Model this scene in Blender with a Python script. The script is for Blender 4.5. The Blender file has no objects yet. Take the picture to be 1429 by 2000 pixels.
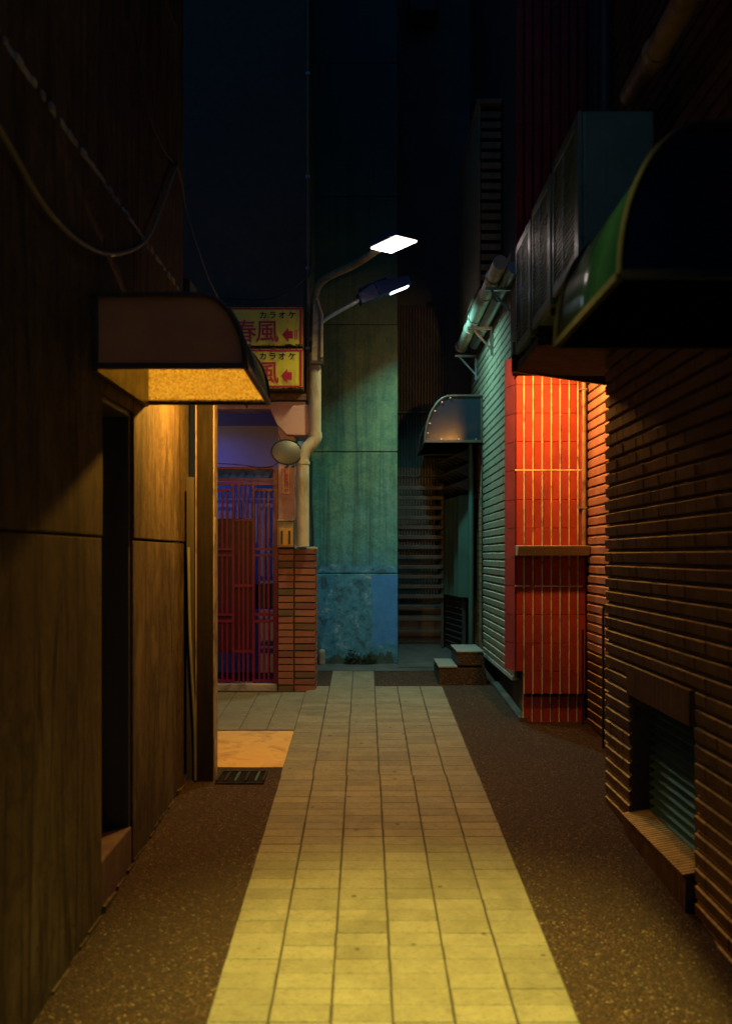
import bpy, math, random
from mathutils import Vector, Matrix
R = math.radians
random.seed(7)
SC = bpy.context.scene
COL = SC.collection

# ------------------------------------------------------------------ camera, sky, exposure
FPX, HOR, CXP = 1833.0, 1085.0, 713.0     # focal length and horizon in photograph pixels (1429 x 2000)
H = 1.7                                    # eye height in metres
SLOPE = 115.0 / FPX                        # the alley climbs gently away from the camera
cam_d = bpy.data.cameras.new('camera'); cam = bpy.data.objects.new('camera', cam_d); COL.objects.link(cam)
cam.location = (0, 0, H); cam.rotation_euler = (R(90), 0, 0)
cam_d.sensor_fit = 'AUTO'; cam_d.sensor_width = 36; cam_d.lens = FPX / 2000 * 36
cam_d.shift_x = (714.5 - CXP) / 2000; cam_d.shift_y = (HOR - 1000) / 2000
cam_d.clip_start = .05; cam_d.clip_end = 300
cam_d.dof.use_dof = True; cam_d.dof.focus_distance = 7.6; cam_d.dof.aperture_fstop = 2.0
SC.camera = cam

w = bpy.data.worlds.new('World'); SC.world = w; w.use_nodes = True
wn = w.node_tree.nodes; wl = w.node_tree.links
sky = wn.new('ShaderNodeTexSky'); sky.sky_type = 'NISHITA'; sky.sun_disc = False
sky.sun_elevation = R(-3.0); sky.sun_rotation = R(200); sky.altitude = 50
tint = wn.new('ShaderNodeMix'); tint.data_type = 'RGBA'; tint.blend_type = 'MULTIPLY'; tint.inputs[0].default_value = 1
tint.inputs[7].default_value = (.03, .38, .95, 1)          # deep night blue
wl.new(sky.outputs[0], tint.inputs[6]); wl.new(tint.outputs[2], wn['Background'].inputs[0]); wn['Background'].inputs[1].default_value = 1.5
SC.view_settings.view_transform = 'Standard'; SC.view_settings.look = 'None'
SC.view_settings.exposure = 0; SC.view_settings.gamma = 1; SC.view_settings.use_curve_mapping = False
SC.render.engine = 'CYCLES'
SC.cycles.use_denoising = True; SC.cycles.denoising_prefilter = 'ACCURATE'
SC.cycles.max_bounces = 5; SC.cycles.diffuse_bounces = 1; SC.cycles.sample_clamp_indirect = 4
SC.cycles.caustics_reflective = False; SC.cycles.caustics_refractive = False

LAMP = dict(                       # colour, watts of every lamp in the alley
    street=((.97, .88, .36), 25), cool=((.30, .93, .86), 27), porch=((1.0, .42, .08), 85),
    near=((1.0, .83, .16), 2500), yard=((.02, .12, 1.0), 4.0), canopy=((1.0, .46, .05), 125))

# ------------------------------------------------------------------ helpers
def gz(y): return SLOPE * y
def P(px, py, Y): return Vector(((px - CXP) * Y / FPX, Y, H + (HOR - py) * Y / FPX))
WL = {}

class MB:
    def __init__(s): s.v = []; s.f = []; s.sm = []
    def add(s, vs, fs, smooth=False):
        n = len(s.v); s.v += [tuple(v) for v in vs]
        for f in fs: s.f.append(tuple(i + n for i in f)); s.sm.append(smooth)
        return s
    def box(s, x0, x1, y0, y1, z0, z1):
        return s.add([(x0,y0,z0),(x1,y0,z0),(x1,y1,z0),(x0,y1,z0),(x0,y0,z1),(x1,y0,z1),(x1,y1,z1),(x0,y1,z1)],
              [(0,3,2,1),(4,5,6,7),(0,1,5,4),(1,2,6,5),(2,3,7,6),(3,0,4,7)])
    def prism(s, pts, axis, a, b):
        # pts: polygon in the two other axes, extruded along axis from a to b
        def m(p, t):
            return {'x': (t, p[0], p[1]), 'y': (p[0], t, p[1]), 'z': (p[0], p[1], t)}[axis]
        n = len(pts)
        vs = [m(p, a) for p in pts] + [m(p, b) for p in pts]
        fs = [tuple(range(n)), tuple(range(2*n-1, n-1, -1))]
        fs += [(i, i+n, (i+1) % n + n, (i+1) % n) for i in range(n)]
        return s.add(vs, fs)
    def tube(s, pts, r, seg=10, cap=True):
        pts = [Vector(p) for p in pts]; n = len(pts)
        rs = r if isinstance(r, (list, tuple)) else [r]*n
        ring = []; up = None
        for i in range(n):
            t = (pts[min(i+1, n-1)] - pts[max(i-1, 0)]).normalized()
            if up is None:
                up = Vector((0,0,1)) if abs(t.z) < .9 else Vector((0,1,0))
            a = t.cross(up).normalized(); up = a.cross(t).normalized()
            ring.append([pts[i] + rs[i]*(math.cos(q)*a + math.sin(q)*up) for q in [2*math.pi*k/seg for k in range(seg)]])
        vs = [v for rg in ring for v in rg]; fs = []
        for i in range(n-1):
            for k in range(seg):
                fs.append((i*seg+k, i*seg+(k+1) % seg, (i+1)*seg+(k+1) % seg, (i+1)*seg+k))
        s.add(vs, fs, True)
        if cap:
            s.add(ring[0], [tuple(range(seg-1, -1, -1))]); s.add(ring[-1], [tuple(range(seg))])
        return s
    def mesh(s, name):
        m = bpy.data.meshes.new(name); m.from_pydata(s.v, [], s.f); m.validate()
        if len(m.polygons) == len(s.sm): m.polygons.foreach_set('use_smooth', s.sm)
        import bmesh
        b = bmesh.new(); b.from_mesh(m); bmesh.ops.recalc_face_normals(b, faces=b.faces); b.to_mesh(m); b.free()
        m.update(); return m

def tag(o, label=None, cat=None, group=None, kind=None):
    if label: o['label'] = label
    if cat: o['category'] = cat
    if group: o['group'] = group
    if kind: o['kind'] = kind
    return o

def thing(name, label, cat, loc=(0,0,0), group=None):
    o = bpy.data.objects.new(name, None); COL.objects.link(o); o.location = loc
    o.empty_display_size = .1; WL[o.name] = Vector(loc)
    return tag(o, label, cat, group)

def obj(name, mb, mat, parent=None, loc=(0,0,0), rot=None, bevel=0, seg=2, kind=None):
    me = mb.mesh(name) if isinstance(mb, MB) else mb
    if mat is not None and (not me.materials): me.materials.append(mat)
    o = bpy.data.objects.new(name, me); COL.objects.link(o)
    loc = Vector(loc); WL[o.name] = loc
    if parent is not None:
        o.parent = parent; o.location = loc - WL[parent.name]
    else: o.location = loc
    if rot: o.rotation_euler = rot
    if bevel:
        b = o.modifiers.new('bevel', 'BEVEL'); b.width = bevel; b.segments = seg; b.limit_method = 'ANGLE'; b.angle_limit = R(40)
    if kind: o['kind'] = kind
    return o

def one(name, mb, mat, label, cat, loc=(0,0,0), **k):
    g = k.pop('group', None)
    return tag(obj(name, mb, mat, None, loc, **k), label, cat, g)

# ------------------------------------------------------------------ materials
class NT:
    def __init__(s, name):
        s.m = bpy.data.materials.new(name); s.m.use_nodes = True
        s.n = s.m.node_tree.nodes; s.l = s.m.node_tree.links; s.b = s.n['Principled BSDF']
        s.pos = s.n.new('ShaderNodeNewGeometry').outputs['Position']
    def new(s, t, **k):
        x = s.n.new(t)
        for a, b in k.items(): setattr(x, a, b)
        return x
    def link(s, a, b): s.l.new(a, b)
    def vec(s, scale):
        v = s.new('ShaderNodeVectorMath', operation='MULTIPLY'); s.link(s.pos, v.inputs[0]); v.inputs[1].default_value = scale; return v.outputs[0]
    def noise(s, scale, detail=6, rough=.55, stretch=(1,1,1), dist=0):
        x = s.new('ShaderNodeTexNoise'); x.inputs['Scale'].default_value = scale; x.inputs['Detail'].default_value = detail
        x.inputs['Roughness'].default_value = rough; x.inputs['Distortion'].default_value = dist
        s.link(s.vec(stretch), x.inputs['Vector']); return x.outputs['Fac']
    def voro(s, scale, feature='F1', stretch=(1,1,1)):
        x = s.new('ShaderNodeTexVoronoi', feature=feature); x.inputs['Scale'].default_value = scale
        s.link(s.vec(stretch), x.inputs['Vector']); return x
    def ramp(s, fac, stops):
        x = s.new('ShaderNodeValToRGB'); e = x.color_ramp.elements
        while len(e) < len(stops): e.new(.5)
        for i, (p, c) in enumerate(stops):
            e[i].position = p; e[i].color = tuple(c) + (1,) if len(c) == 3 else c
        s.link(fac, x.inputs[0]); return x.outputs[0]
    def mix(s, fac, a, b, mode='MIX'):
        x = s.new('ShaderNodeMix', data_type='RGBA', blend_type=mode)
        for sock, val in ((x.inputs[0], fac), (x.inputs[6], a), (x.inputs[7], b)):
            if isinstance(val, (int, float)): sock.default_value = val
            elif isinstance(val, (tuple, list)): sock.default_value = tuple(val) + ((1,) if len(val) == 3 else ())
            else: s.link(val, sock)
        return x.outputs[2]
    def math(s, op, a, b=0):
        x = s.new('ShaderNodeMath', operation=op)
        for sock, val in ((x.inputs[0], a), (x.inputs[1], b)):
            if isinstance(val, (int, float)): sock.default_value = val
            else: s.link(val, sock)
        return x.outputs[0]
    def bump(s, h, strength=.3, dist=.01, prev=None):
        x = s.new('ShaderNodeBump'); x.inputs['Strength'].default_value = strength; x.inputs['Distance'].default_value = dist
        s.link(h, x.inputs['Height'])
        if prev is not None: s.link(prev, x.inputs['Normal'])
        return x.outputs[0]
    def rand(s): return s.new('ShaderNodeObjectInfo').outputs['Random']
    def vary(s, col, amt):
        f = s.math('ADD', s.math('MULTIPLY', s.rand(), 2*amt), 1-amt)
        x = s.new('ShaderNodeHueSaturation'); s.link(f, x.inputs['Value']); s.link(col, x.inputs['Color']); return x.outputs[0]
    def out(s, col=None, rough=.8, metal=0, normal=None, spec=.5, **k):
        if col is not None:
            if isinstance(col, (tuple, list)): s.b.inputs['Base Color'].default_value = tuple(col) + (1,)
            else: s.link(col, s.b.inputs['Base Color'])
        if isinstance(rough, (int, float)): s.b.inputs['Roughness'].default_value = rough
        else: s.link(rough, s.b.inputs['Roughness'])
        s.b.inputs['Metallic'].default_value = metal; s.b.inputs['Specular IOR Level'].default_value = spec
        if normal is not None: s.link(normal, s.b.inputs['Normal'])
        for a, v in k.items(): s.b.inputs[a].default_value = v
        return s.m

def pm(name, c1, c2, scale=6, rough=.75, bump=.25, bscale=80, vary=0, metal=0, stretch=(1,1,1), spec=.5, dirt=None):
    t = NT(name); col = t.ramp(t.noise(scale, 8, .6, stretch), [(.3, c1), (.7, c2)])
    if dirt:
        d = t.noise(dirt[1], 6, .65, dirt[2] if len(dirt) > 2 else (1,1,1), .4)
        col = t.mix(t.ramp(d, [(.48, (0,0,0)), (.66, (1,1,1))]), col, dirt[0])
    if vary: col = t.vary(col, vary)
    rg = t.ramp(t.noise(scale*2.3, 4), [(.3, (rough-.12,)*3), (.7, (min(1, rough+.12),)*3)])
    return t.out(col, rg, metal, t.bump(t.noise(bscale, 5, .6, stretch), bump, .004), spec)

def emit(name, col, strength):
    t = NT(name); t.b.inputs['Emission Color'].default_value = col + (1,); t.b.inputs['Emission Strength'].default_value = strength
    return t.out((.8,.8,.8), .4)

M = {}
def board_concrete(name, c1, c2, c3, dark):
    t = NT(name)
    st = t.noise(1.0, 12, .85, (5, 5, 3.6), 1.5); st2 = t.noise(1.0, 9, .78, (4, 4, 1.1), 1.4)
    col = t.mix(t.ramp(st, [(.42, (0,0,0)), (.60, (1,1,1))]), c1, c2)
    col = t.mix(t.ramp(st2, [(.50, (0,0,0)), (.66, (.8,)*3)]), col, c3)
    st3 = t.noise(1.0, 7, .7, (7, 7, .75), 2.2); col = t.mix(t.ramp(st3, [(.50, (0,0,0)), (.62, (.8,)*3)]), col, dark)
    grime = t.noise(2.6, 10, .78, (1, 1, .5), 1.6)
    col = t.mix(t.ramp(grime, [(.5, (0,0,0)), (.72, (.75,)*3)]), col, dark)
    spots = t.noise(34, 3, .5); col = t.mix(t.ramp(spots, [(.68, (0,0,0)), (.74, (.8,)*3)]), col, (.03,.025,.02))
    nb = t.bump(st, .35, .006); nb = t.bump(t.noise(120, 4), .25, .003, nb)
    return t.out(col, t.ramp(st2, [(.3, (.75,)*3), (.7, (.95,)*3)]), 0, nb, .1)
M['board'] = board_concrete('board_formed_concrete', (.058,.042,.029), (.118,.085,.056), (.17,.128,.085), (.028,.020,.014))

def aggregate(name, cols, sc=95, bump=.7):
    t = NT(name); v = t.voro(sc)
    hue = t.new('ShaderNodeSeparateColor'); t.link(v.outputs['Color'], hue.inputs[0])
    col = t.ramp(hue.outputs[0], cols)
    col = t.mix(t.ramp(v.outputs['Distance'], [(.35, (0,0,0)), (.75, (.9,)*3)]), col, (.03,.025,.02))
    big = t.noise(1.7, 6, .6); col = t.mix(t.ramp(big, [(.35, (0,0,0)), (.7, (.6,)*3)]), col, (.035,.022,.016))
    inv = t.math('SUBTRACT', 1, v.outputs['Distance'])
    nb = t.bump(inv, bump, .006); nb = t.bump(t.noise(14, 4), .3, .02, nb)
    rg = t.ramp(hue.outputs[1], [(0, (.35,)*3), (.15, (.75,)*3), (1, (.9,)*3)])
    return t.out(col, rg, 0, nb, .18)
M['agg'] = aggregate('washed_pebble_paving', [(0, (.026,.011,.007)), (.5, (.056,.025,.014)), (.82, (.09,.042,.022)), (.96, (.15,.088,.048)), (1, (.30,.22,.13))], 112, 1.0)
M['agg_step'] = aggregate('washed_pebble_step', [(0, (.04,.033,.03)), (.5, (.08,.06,.05)), (.9, (.15,.12,.09)), (1, (.3,.26,.2))], 130, .5)
M['patch'] = pm('ochre_mortar', (.58,.34,.10), (.72,.44,.15), 5, .85, .7, 160, dirt=((.40,.23,.08), 5))
M['joint'] = pm('dark_joint', (.035,.028,.024), (.06,.05,.04), 20, .9)

def paver(name, c1, c2, vary):
    t = NT(name)
    n = t.noise(9, 8, .7); col = t.ramp(n, [(.3, c1), (.7, c2)])
    ch = t.noise(1.0, 5, .7, (45, 90, 45), .8)
    col = t.mix(t.ramp(ch, [(.52, (0,0,0)), (.66, (.7,)*3)]), col, (.115,.095,.06))
    st = t.noise(1.3, 7, .7, (1,1,1), .8); col = t.mix(t.ramp(st, [(.50, (0,0,0)), (.70, (.5,)*3)]), col, (.105,.09,.06))
    gum = t.voro(5.5).outputs['Distance']; col = t.mix(t.ramp(gum, [(.055, (.7,)*3), (.085, (0,0,0))]), col, (.04,.032,.02))
    edge = t.noise(3.4, 9, .8, (1,1,1), 1.5); col = t.mix(t.ramp(edge, [(.58, (0,0,0)), (.70, (.55,)*3)]), col, (.075,.06,.036))
    col = t.vary(col, vary)
    nb = t.bump(ch, .9, .006); nb = t.bump(t.noise(160, 3), .4, .002, nb)
    rg = t.ramp(t.noise(3, 5), [(.3, (.5,)*3), (.7, (.75,)*3)])
    return t.out(col, rg, 0, nb, .3)
M['paver'] = paver('buff_stone_paver', (.19,.167,.115), (.265,.235,.165), .13)

def ridge_tile(name, c1, c2, vary=.14, rough=.68, spec=.10, ledge_light_col=(.58,.42,.18)):
    t = NT(name)
    col = t.ramp(t.noise(11, 7, .65), [(.3, c1), (.7, c2)])
    col = t.mix(t.ramp(t.noise(1.0, 6, .7, (3,3,.7), .8), [(.5, (0,0,0)), (.75, (.55,)*3)]), col, tuple(.45*a for a in c1))
    col = t.vary(col, vary)
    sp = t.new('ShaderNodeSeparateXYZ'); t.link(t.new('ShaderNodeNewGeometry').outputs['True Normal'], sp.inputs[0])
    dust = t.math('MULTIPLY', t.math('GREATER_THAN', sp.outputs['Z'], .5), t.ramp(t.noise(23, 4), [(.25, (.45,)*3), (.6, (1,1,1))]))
    col = t.mix(dust, col, ledge_light_col)   # bright ledge highlights put into the colour of up-facing faces
    nb = t.bump(t.noise(1, 4, .6, (140,140,60)), .3, .002)
    return t.out(col, t.ramp(t.noise(6, 4), [(.3, (rough-.1,)*3), (.7, (rough+.15,)*3)]), 0, nb, spec)
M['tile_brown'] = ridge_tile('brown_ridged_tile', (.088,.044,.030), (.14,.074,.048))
M['tile_salmon'] = ridge_tile('salmon_ridged_tile', (.38,.18,.16), (.48,.25,.22), .1, ledge_light_col=(.60,.36,.28))
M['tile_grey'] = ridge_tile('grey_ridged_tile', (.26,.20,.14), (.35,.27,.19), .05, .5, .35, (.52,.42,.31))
M['grout_dark'] = pm('dark_grout', (.03,.025,.022), (.055,.045,.04), 30, .9)
def red_tile():
    t = NT('red_split_tile')
    col = t.ramp(t.noise(8, 6), [(.3, (.32,.036,.036)), (.7, (.42,.052,.050))])
    col = t.mix(t.ramp(t.noise(1.6, 6, .7, (1,1,1), .6), [(.5, (0,0,0)), (.75, (.5,)*3)]), col, (.20,.04,.03))
    col = t.vary(col, .12)
    nb = t.bump(t.voro(210).outputs['Distance'], .55, .003); nb = t.bump(t.noise(70, 4), .3, .004, nb)
    return t.out(col, .66, 0, nb, .25)
M['tile_red'] = red_tile()
M['grout_cream'] = pm('cream_grout', (.62,.50,.28), (.75,.62,.38), 25, .8, .4, 150, dirt=((.25,.18,.1), 12))
def brick_mat(name, stops):
    t = NT(name)
    col = t.ramp(t.rand(), stops)
    col = t.mix(t.ramp(t.noise(26, 6, .7), [(.4, (0,0,0)), (.75, (.6,)*3)]), col, (.16,.09,.07))
    nb = t.bump(t.noise(90, 5, .7), .6, .004)
    return t.out(col, .8, 0, nb, .3)
M['brick'] = brick_mat('clay_brick', [(0, (.11,.085,.065)), (.2, (.13,.085,.07)), (.3, (.25,.105,.085)), (.7, (.29,.125,.095)), (.85, (.22,.085,.09)), (1, (.14,.065,.085))])
M['brick_rough'] = brick_mat('rough_brick', [(0, (.28,.14,.07)), (.5, (.40,.20,.09)), (1, (.20,.11,.07))])
def tower():
    t = NT('tinted_concrete')
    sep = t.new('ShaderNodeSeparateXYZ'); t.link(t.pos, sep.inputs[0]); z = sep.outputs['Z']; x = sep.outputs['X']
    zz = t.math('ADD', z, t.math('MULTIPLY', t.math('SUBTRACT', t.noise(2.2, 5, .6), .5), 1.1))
    band = t.ramp(t.math('DIVIDE', zz, 8.0), [(.10, (.03,.21,.48)), (.185, (.04,.24,.40)), (.225, (.07,.27,.28)), (.33, (.15,.25,.12)), (.43, (.15,.17,.07)), (.55, (.07,.10,.08)), (.8, (.04,.06,.07))])  # warm, teal and blue lamp light and dark top put into height colours
    mott = t.noise(6, 9, .72, (1,1,1), .5)
    col = t.mix(t.ramp(mott, [(.42, (.0,)*3), (.64, (.6,)*3)]), band, (.03,.08,.07))
    run = t.noise(1, 8, .7, (13,13,.45), .6)
    col = t.mix(t.ramp(run, [(.48, (0,0,0)), (.64, (.75,)*3)]), col, (.022,.05,.042))
    fine = t.noise(38, 7, .8); col = t.mix(t.ramp(fine, [(.45, (0,0,0)), (.65, (.6,)*3)]), col, (.02,.06,.06))
    # lower lift: flaking blue paint and pale chips
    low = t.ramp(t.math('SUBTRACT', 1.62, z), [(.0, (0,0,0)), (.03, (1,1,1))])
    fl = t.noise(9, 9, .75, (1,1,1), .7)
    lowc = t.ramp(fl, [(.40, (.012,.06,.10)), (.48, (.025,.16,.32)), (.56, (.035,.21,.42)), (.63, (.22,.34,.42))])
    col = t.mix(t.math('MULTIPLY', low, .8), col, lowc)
    # rectangle of newer blue paint on the lower right
    wob = t.math('MULTIPLY', t.math('SUBTRACT', t.noise(9, 6, .7), .5), .16)
    px = t.math('ADD', x, wob)
    rx = t.math('GREATER_THAN', px, .075); rz = t.math('LESS_THAN', t.math('ADD', z, t.math('MULTIPLY', wob, .4)), 1.50)
    rz2 = t.math('GREATER_THAN', t.math('ADD', z, wob), .80)
    mask = t.math('MULTIPLY', t.math('MULTIPLY', rx, rz), rz2)
    col = t.mix(t.math('MULTIPLY', mask, .92), col, t.ramp(t.noise(12, 7, .7), [(.3, (.02,.15,.48)), (.75, (.04,.22,.62))]))
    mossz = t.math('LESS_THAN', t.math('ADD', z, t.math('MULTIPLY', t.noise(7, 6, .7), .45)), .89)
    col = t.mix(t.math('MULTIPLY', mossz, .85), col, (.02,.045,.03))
    scr = t.noise(1, 4, .8, (9, 9, 30), 3.0)
    col = t.mix(t.ramp(scr, [(.66, (0,0,0)), (.70, (.7,)*3)]), col, (.03,.05,.04))
    nb = t.bump(mott, .3, .012); nb = t.bump(t.noise(110, 4), .3, .003, nb)
    return t.out(col, t.ramp(mott, [(.3, (.6,)*3), (.7, (.85,)*3)]), 0, nb, .35)
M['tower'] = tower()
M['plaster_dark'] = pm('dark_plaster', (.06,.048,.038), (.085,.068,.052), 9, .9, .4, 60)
M['plaster_pink'] = pm('pink_plaster', (.55,.32,.30), (.62,.38,.35), 4, .8, .25, 60, dirt=((.30,.17,.13), 2.5))
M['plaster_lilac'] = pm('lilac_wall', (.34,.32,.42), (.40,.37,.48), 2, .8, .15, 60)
M['cement'] = pm('cement', (.30,.29,.27), (.42,.41,.38), 7, .85, .4, 90, dirt=((.16,.15,.13), 5))
M['floor_dark'] = pm('dark_cement', (.05,.055,.06), (.09,.095,.10), 4, .5, .3, 60)
M['tread'] = pm('smooth_cement_tread', (.17,.17,.16), (.24,.24,.22), 7, .6, .3, 90)
M['black'] = pm('blackened_steel', (.018,.018,.02), (.035,.035,.036), 8, .8, .2, 60, spec=.15)
M['frame'] = pm('dark_painted_frame', (.05,.032,.024), (.075,.05,.036), 8, .45, .15, 60)
M['steel'] = pm('galvanised_steel', (.30,.32,.33), (.42,.44,.45), 12, .4, .15, 60, metal=.7)
M['pole'] = pm('tan_painted_steel', (.30,.21,.12), (.38,.27,.16), 7, .42, .2, 60, dirt=((.14,.09,.05), 9))
M['post'] = pm('dark_brown_post', (.012,.010,.008), (.026,.02,.015), 7, .8, .2, 60, stretch=(6,6,.5), spec=.08)
M['pvc'] = pm('aged_pvc', (.46,.44,.36), (.56,.53,.44), 5, .42, .12, 60, dirt=((.26,.20,.12), 4, (1,1,.3)))
M['conduit'] = pm('rusty_conduit', (.20,.10,.06), (.28,.15,.09), 9, .6, .2, 60)
M['cable'] = pm('grey_cable', (.16,.15,.11), (.24,.22,.15), 9, .5, .1, 60)
M['cable_dark'] = pm('black_cable', (.02,.02,.02), (.035,.033,.03), 9, .5, .1, 60)
M['gate'] = pm('crimson_enamel', (.14,.0015,.04), (.19,.002,.055), 5, .42, .12, 80, dirt=((.15,.005,.02), 6))
M['gate_dark'] = pm('dark_crimson_sheet', (.045,.0008,.02), (.06,.001,.026), 5, .5, .12, 80)
M['step_dark'] = pm('worn_maroon_step', (.07,.032,.034), (.11,.05,.05), 6, .8, .3, 60, dirt=((.12,.10,.05), 7))
M['blue_sheet'] = pm('blue_sheet', (.004,.05,.34), (.006,.07,.44), 6, .6, .1, 60)
M['door'] = pm('dark_timber_door', (.03,.026,.022), (.06,.05,.04), 1, .6, .3, 50, stretch=(20,20,.8))
M['wood'] = pm('weathered_plank', (.17,.105,.055), (.30,.19,.10), 1, .75, .5, 30, stretch=(22,22,1.2), vary=.2)
M['slat'] = pm('dark_slat', (.015,.016,.018), (.03,.032,.034), 5, .6, .2, 50)
M['corr'] = pm('corrugated_sheet', (.035,.038,.034), (.06,.06,.05), 3, .55, .2, 60, dirt=((.09,.07,.05), 3, (4,4,.4)))
M['facade_far'] = pm('far_facade', (.05,.06,.065), (.08,.09,.095), 2, .85, .2, 40)
M['greenpanel'] = pm('green_folding_panel', (.03,.07,.06), (.05,.10,.08), 4, .5, .15, 50)
M['ac'] = pm('green_grey_enamel', (.08,.16,.13), (.12,.21,.17), 5, .36, .12, 60, dirt=((.12,.15,.13), 5, (1,1,.4)))
M['fin'] = pm('condenser_fins', (.03,.04,.04), (.06,.07,.07), 1, .5, .5, 1, stretch=(200,200,30))
M['sign'] = pm('yellow_sign_face', (.70,.56,.03), (.80,.66,.05), 4, .45, .1, 60, dirt=((.36,.26,.05), 7, (1,1,.6)))
M['sign_red'] = pm('crimson_sign_paint', (.44,.008,.035), (.55,.015,.05), 6, .5, .1, 60)
M['sign_ink'] = pm('navy_sign_paint', (.012,.012,.035), (.02,.02,.05), 6, .5, .1, 60)
M['rust'] = pm('rusty_box_side', (.10,.055,.03), (.20,.10,.05), 16, .85, .6, 60, dirt=((.05,.05,.03), 18))
M['sticker'] = pm('pink_sticker', (.60,.34,.36), (.66,.40,.42), 4, .5, .05, 60)
M['magenta'] = pm('magenta_ink', (.36,.01,.10), (.42,.015,.13), 4, .6, .05, 60)
M['meter'] = pm('meter_box_case', (.26,.22,.15), (.34,.29,.20), 9, .55, .15, 60, dirt=((.14,.11,.07), 9))
M['meter_in'] = pm('meter_box_window', (.42,.22,.05), (.52,.29,.08), 12, .4, .1, 60)
M['sill'] = pm('timber_sill', (.48,.34,.20), (.60,.44,.27), 1, .55, .3, 40, stretch=(2,25,25))
M['lens_warm'] = emit('lit_lens_warm', (1.0, .80, .74), 9)
M['lens_cool'] = emit('lit_lens_cool', (.72, .86, 1.0), 9)
M['lens_orange'] = emit('lit_lens_orange', (1.0, .5, .15), 12)
M['lens_blue'] = emit('lit_tube_blue', (.45, .55, 1.0), 4)
M['lamp_body'] = pm('lamp_housing', (.05,.055,.07), (.08,.085,.10), 8, .45, .1, 60)
M['lamp_blue'] = pm('blue_lamp_housing', (.02,.04,.16), (.03,.06,.22), 8, .4, .1, 60)
M['louver'] = pm('green_louver', (.04,.10,.09), (.06,.14,.12), 6, .4, .1, 60)
M['moss'] = pm('moss', (.012,.03,.018), (.03,.06,.03), 20, .95)
def mirror_mat():
    t = NT('convex_mirror'); return t.out((.13,.125,.11), .5, .55, t.bump(t.noise(9, 3), .03, .01))
M['mirror'] = mirror_mat()
def frosted(name, c, c2, mottle, trans=.75, rough=.35):
    t = NT(name)
    col = t.ramp(t.noise(mottle, 3, .6), [(.32, c2), (.62, c)])
    d = t.new('ShaderNodeBsdfPrincipled'); t.link(col, d.inputs['Base Color']); d.inputs['Roughness'].default_value = rough
    nb = t.bump(t.noise(mottle*1.4, 3), .5, .004); t.link(nb, d.inputs['Normal'])
    tr = t.new('ShaderNodeBsdfTranslucent'); t.link(col, tr.inputs['Color']); t.link(nb, tr.inputs['Normal'])
    mx = t.new('ShaderNodeMixShader'); mx.inputs[0].default_value = trans
    t.link(d.outputs[0], mx.inputs[1]); t.link(tr.outputs[0], mx.inputs[2])
    t.link(mx.outputs[0], t.n['Material Output'].inputs['Surface']); return t.m
M['frost'] = frosted('hammered_frosted_sheet', (.88,.84,.55), (.22,.17,.09), 85, .8)
M['frost_near'] = frosted('frosted_end_sheet', (.62,.50,.36), (.54,.43,.31), 7, .7, .6)
M['sheet'] = frosted('smoked_roof_sheet', (.20,.30,.22), (.14,.22,.17), 5, .45, .22)
M['sheet_dark'] = frosted('dark_green_roof_sheet', (.008,.032,.032), (.005,.02,.022), 4, .3, .16)
def smoky():
    t = NT('smoky_polycarbonate'); return t.out((.012,.02,.035), .2, 0, t.bump(t.noise(5, 2), .08, .01), .6, **{'Transmission Weight': .35, 'IOR': 1.45})
M['smoky'] = smoky()
def textobj(name, body, size, mat, parent, loc, offset=0, rot=(R(90), 0, 0), sx=1, depth=.0015):
    c = bpy.data.curves.new(name, 'FONT'); c.body = body; c.size = size; c.offset = offset; c.extrude = depth; c.resolution_u = 3
    c.align_x = 'CENTER'; c.align_y = 'CENTER'
    o = bpy.data.objects.new(name, c); COL.objects.link(o); bpy.context.view_layer.update()
    me = bpy.data.meshes.new_from_object(o.evaluated_get(bpy.context.evaluated_depsgraph_get()))
    bpy.data.objects.remove(o); bpy.data.curves.remove(c)
    for v in me.vertices: v.co.x *= sx
    me.materials.clear()
    return obj(name, me, mat, parent, loc, rot)

def sag(pts, n=8):
    # smooth curve through points
    pts = [Vector(p) for p in pts]; out = []
    for i in range(len(pts)-1):
        p0 = pts[max(0, i-1)]; p1 = pts[i]; p2 = pts[i+1]; p3 = pts[min(len(pts)-1, i+2)]
        for k in range(n):
            t = k/n; out.append(.5*((2*p1)+(p2-p0)*t+(2*p0-5*p1+4*p2-p3)*t*t+(3*p1-p0-3*p2+p3)*t**3))
    return out+[pts[-1]]
def lamp(name, kind, size, loc, direction, parent, size_y=None, spread=180):
    col, watts = LAMP[kind]
    l = bpy.data.lights.new(name, 'AREA'); l.shape = 'RECTANGLE'; l.size = size; l.size_y = size_y or size
    l.energy = watts; l.color = col; l.spread = R(spread)
    o = bpy.data.objects.new(name, l); COL.objects.link(o); o.location = Vector(loc) - WL[parent.name]; o.parent = parent
    o.rotation_euler = Vector(direction).to_track_quat('-Z', 'Y').to_euler(); return o

# ================================================================== SETTING
def ground_sheet(name, x0, x1, y0, y1, lift, mat, nx=1, ny=1):
    mb = MB()
    vs = [(x0+(x1-x0)*i/nx, y0+(y1-y0)*j/ny, gz(y0+(y1-y0)*j/ny)+lift) for j in range(ny+1) for i in range(nx+1)]
    fs = [(j*(nx+1)+i, j*(nx+1)+i+1, (j+1)*(nx+1)+i+1, (j+1)*(nx+1)+i) for j in range(ny) for i in range(nx)]
    return obj(name, mb.add(vs, fs), mat)
g = ground_sheet('ground', -25, 25, -15, 40, 0, M['agg']); tag(g, 'dark washed pebble ground on both sides of the tiled path', kind='structure')

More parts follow.
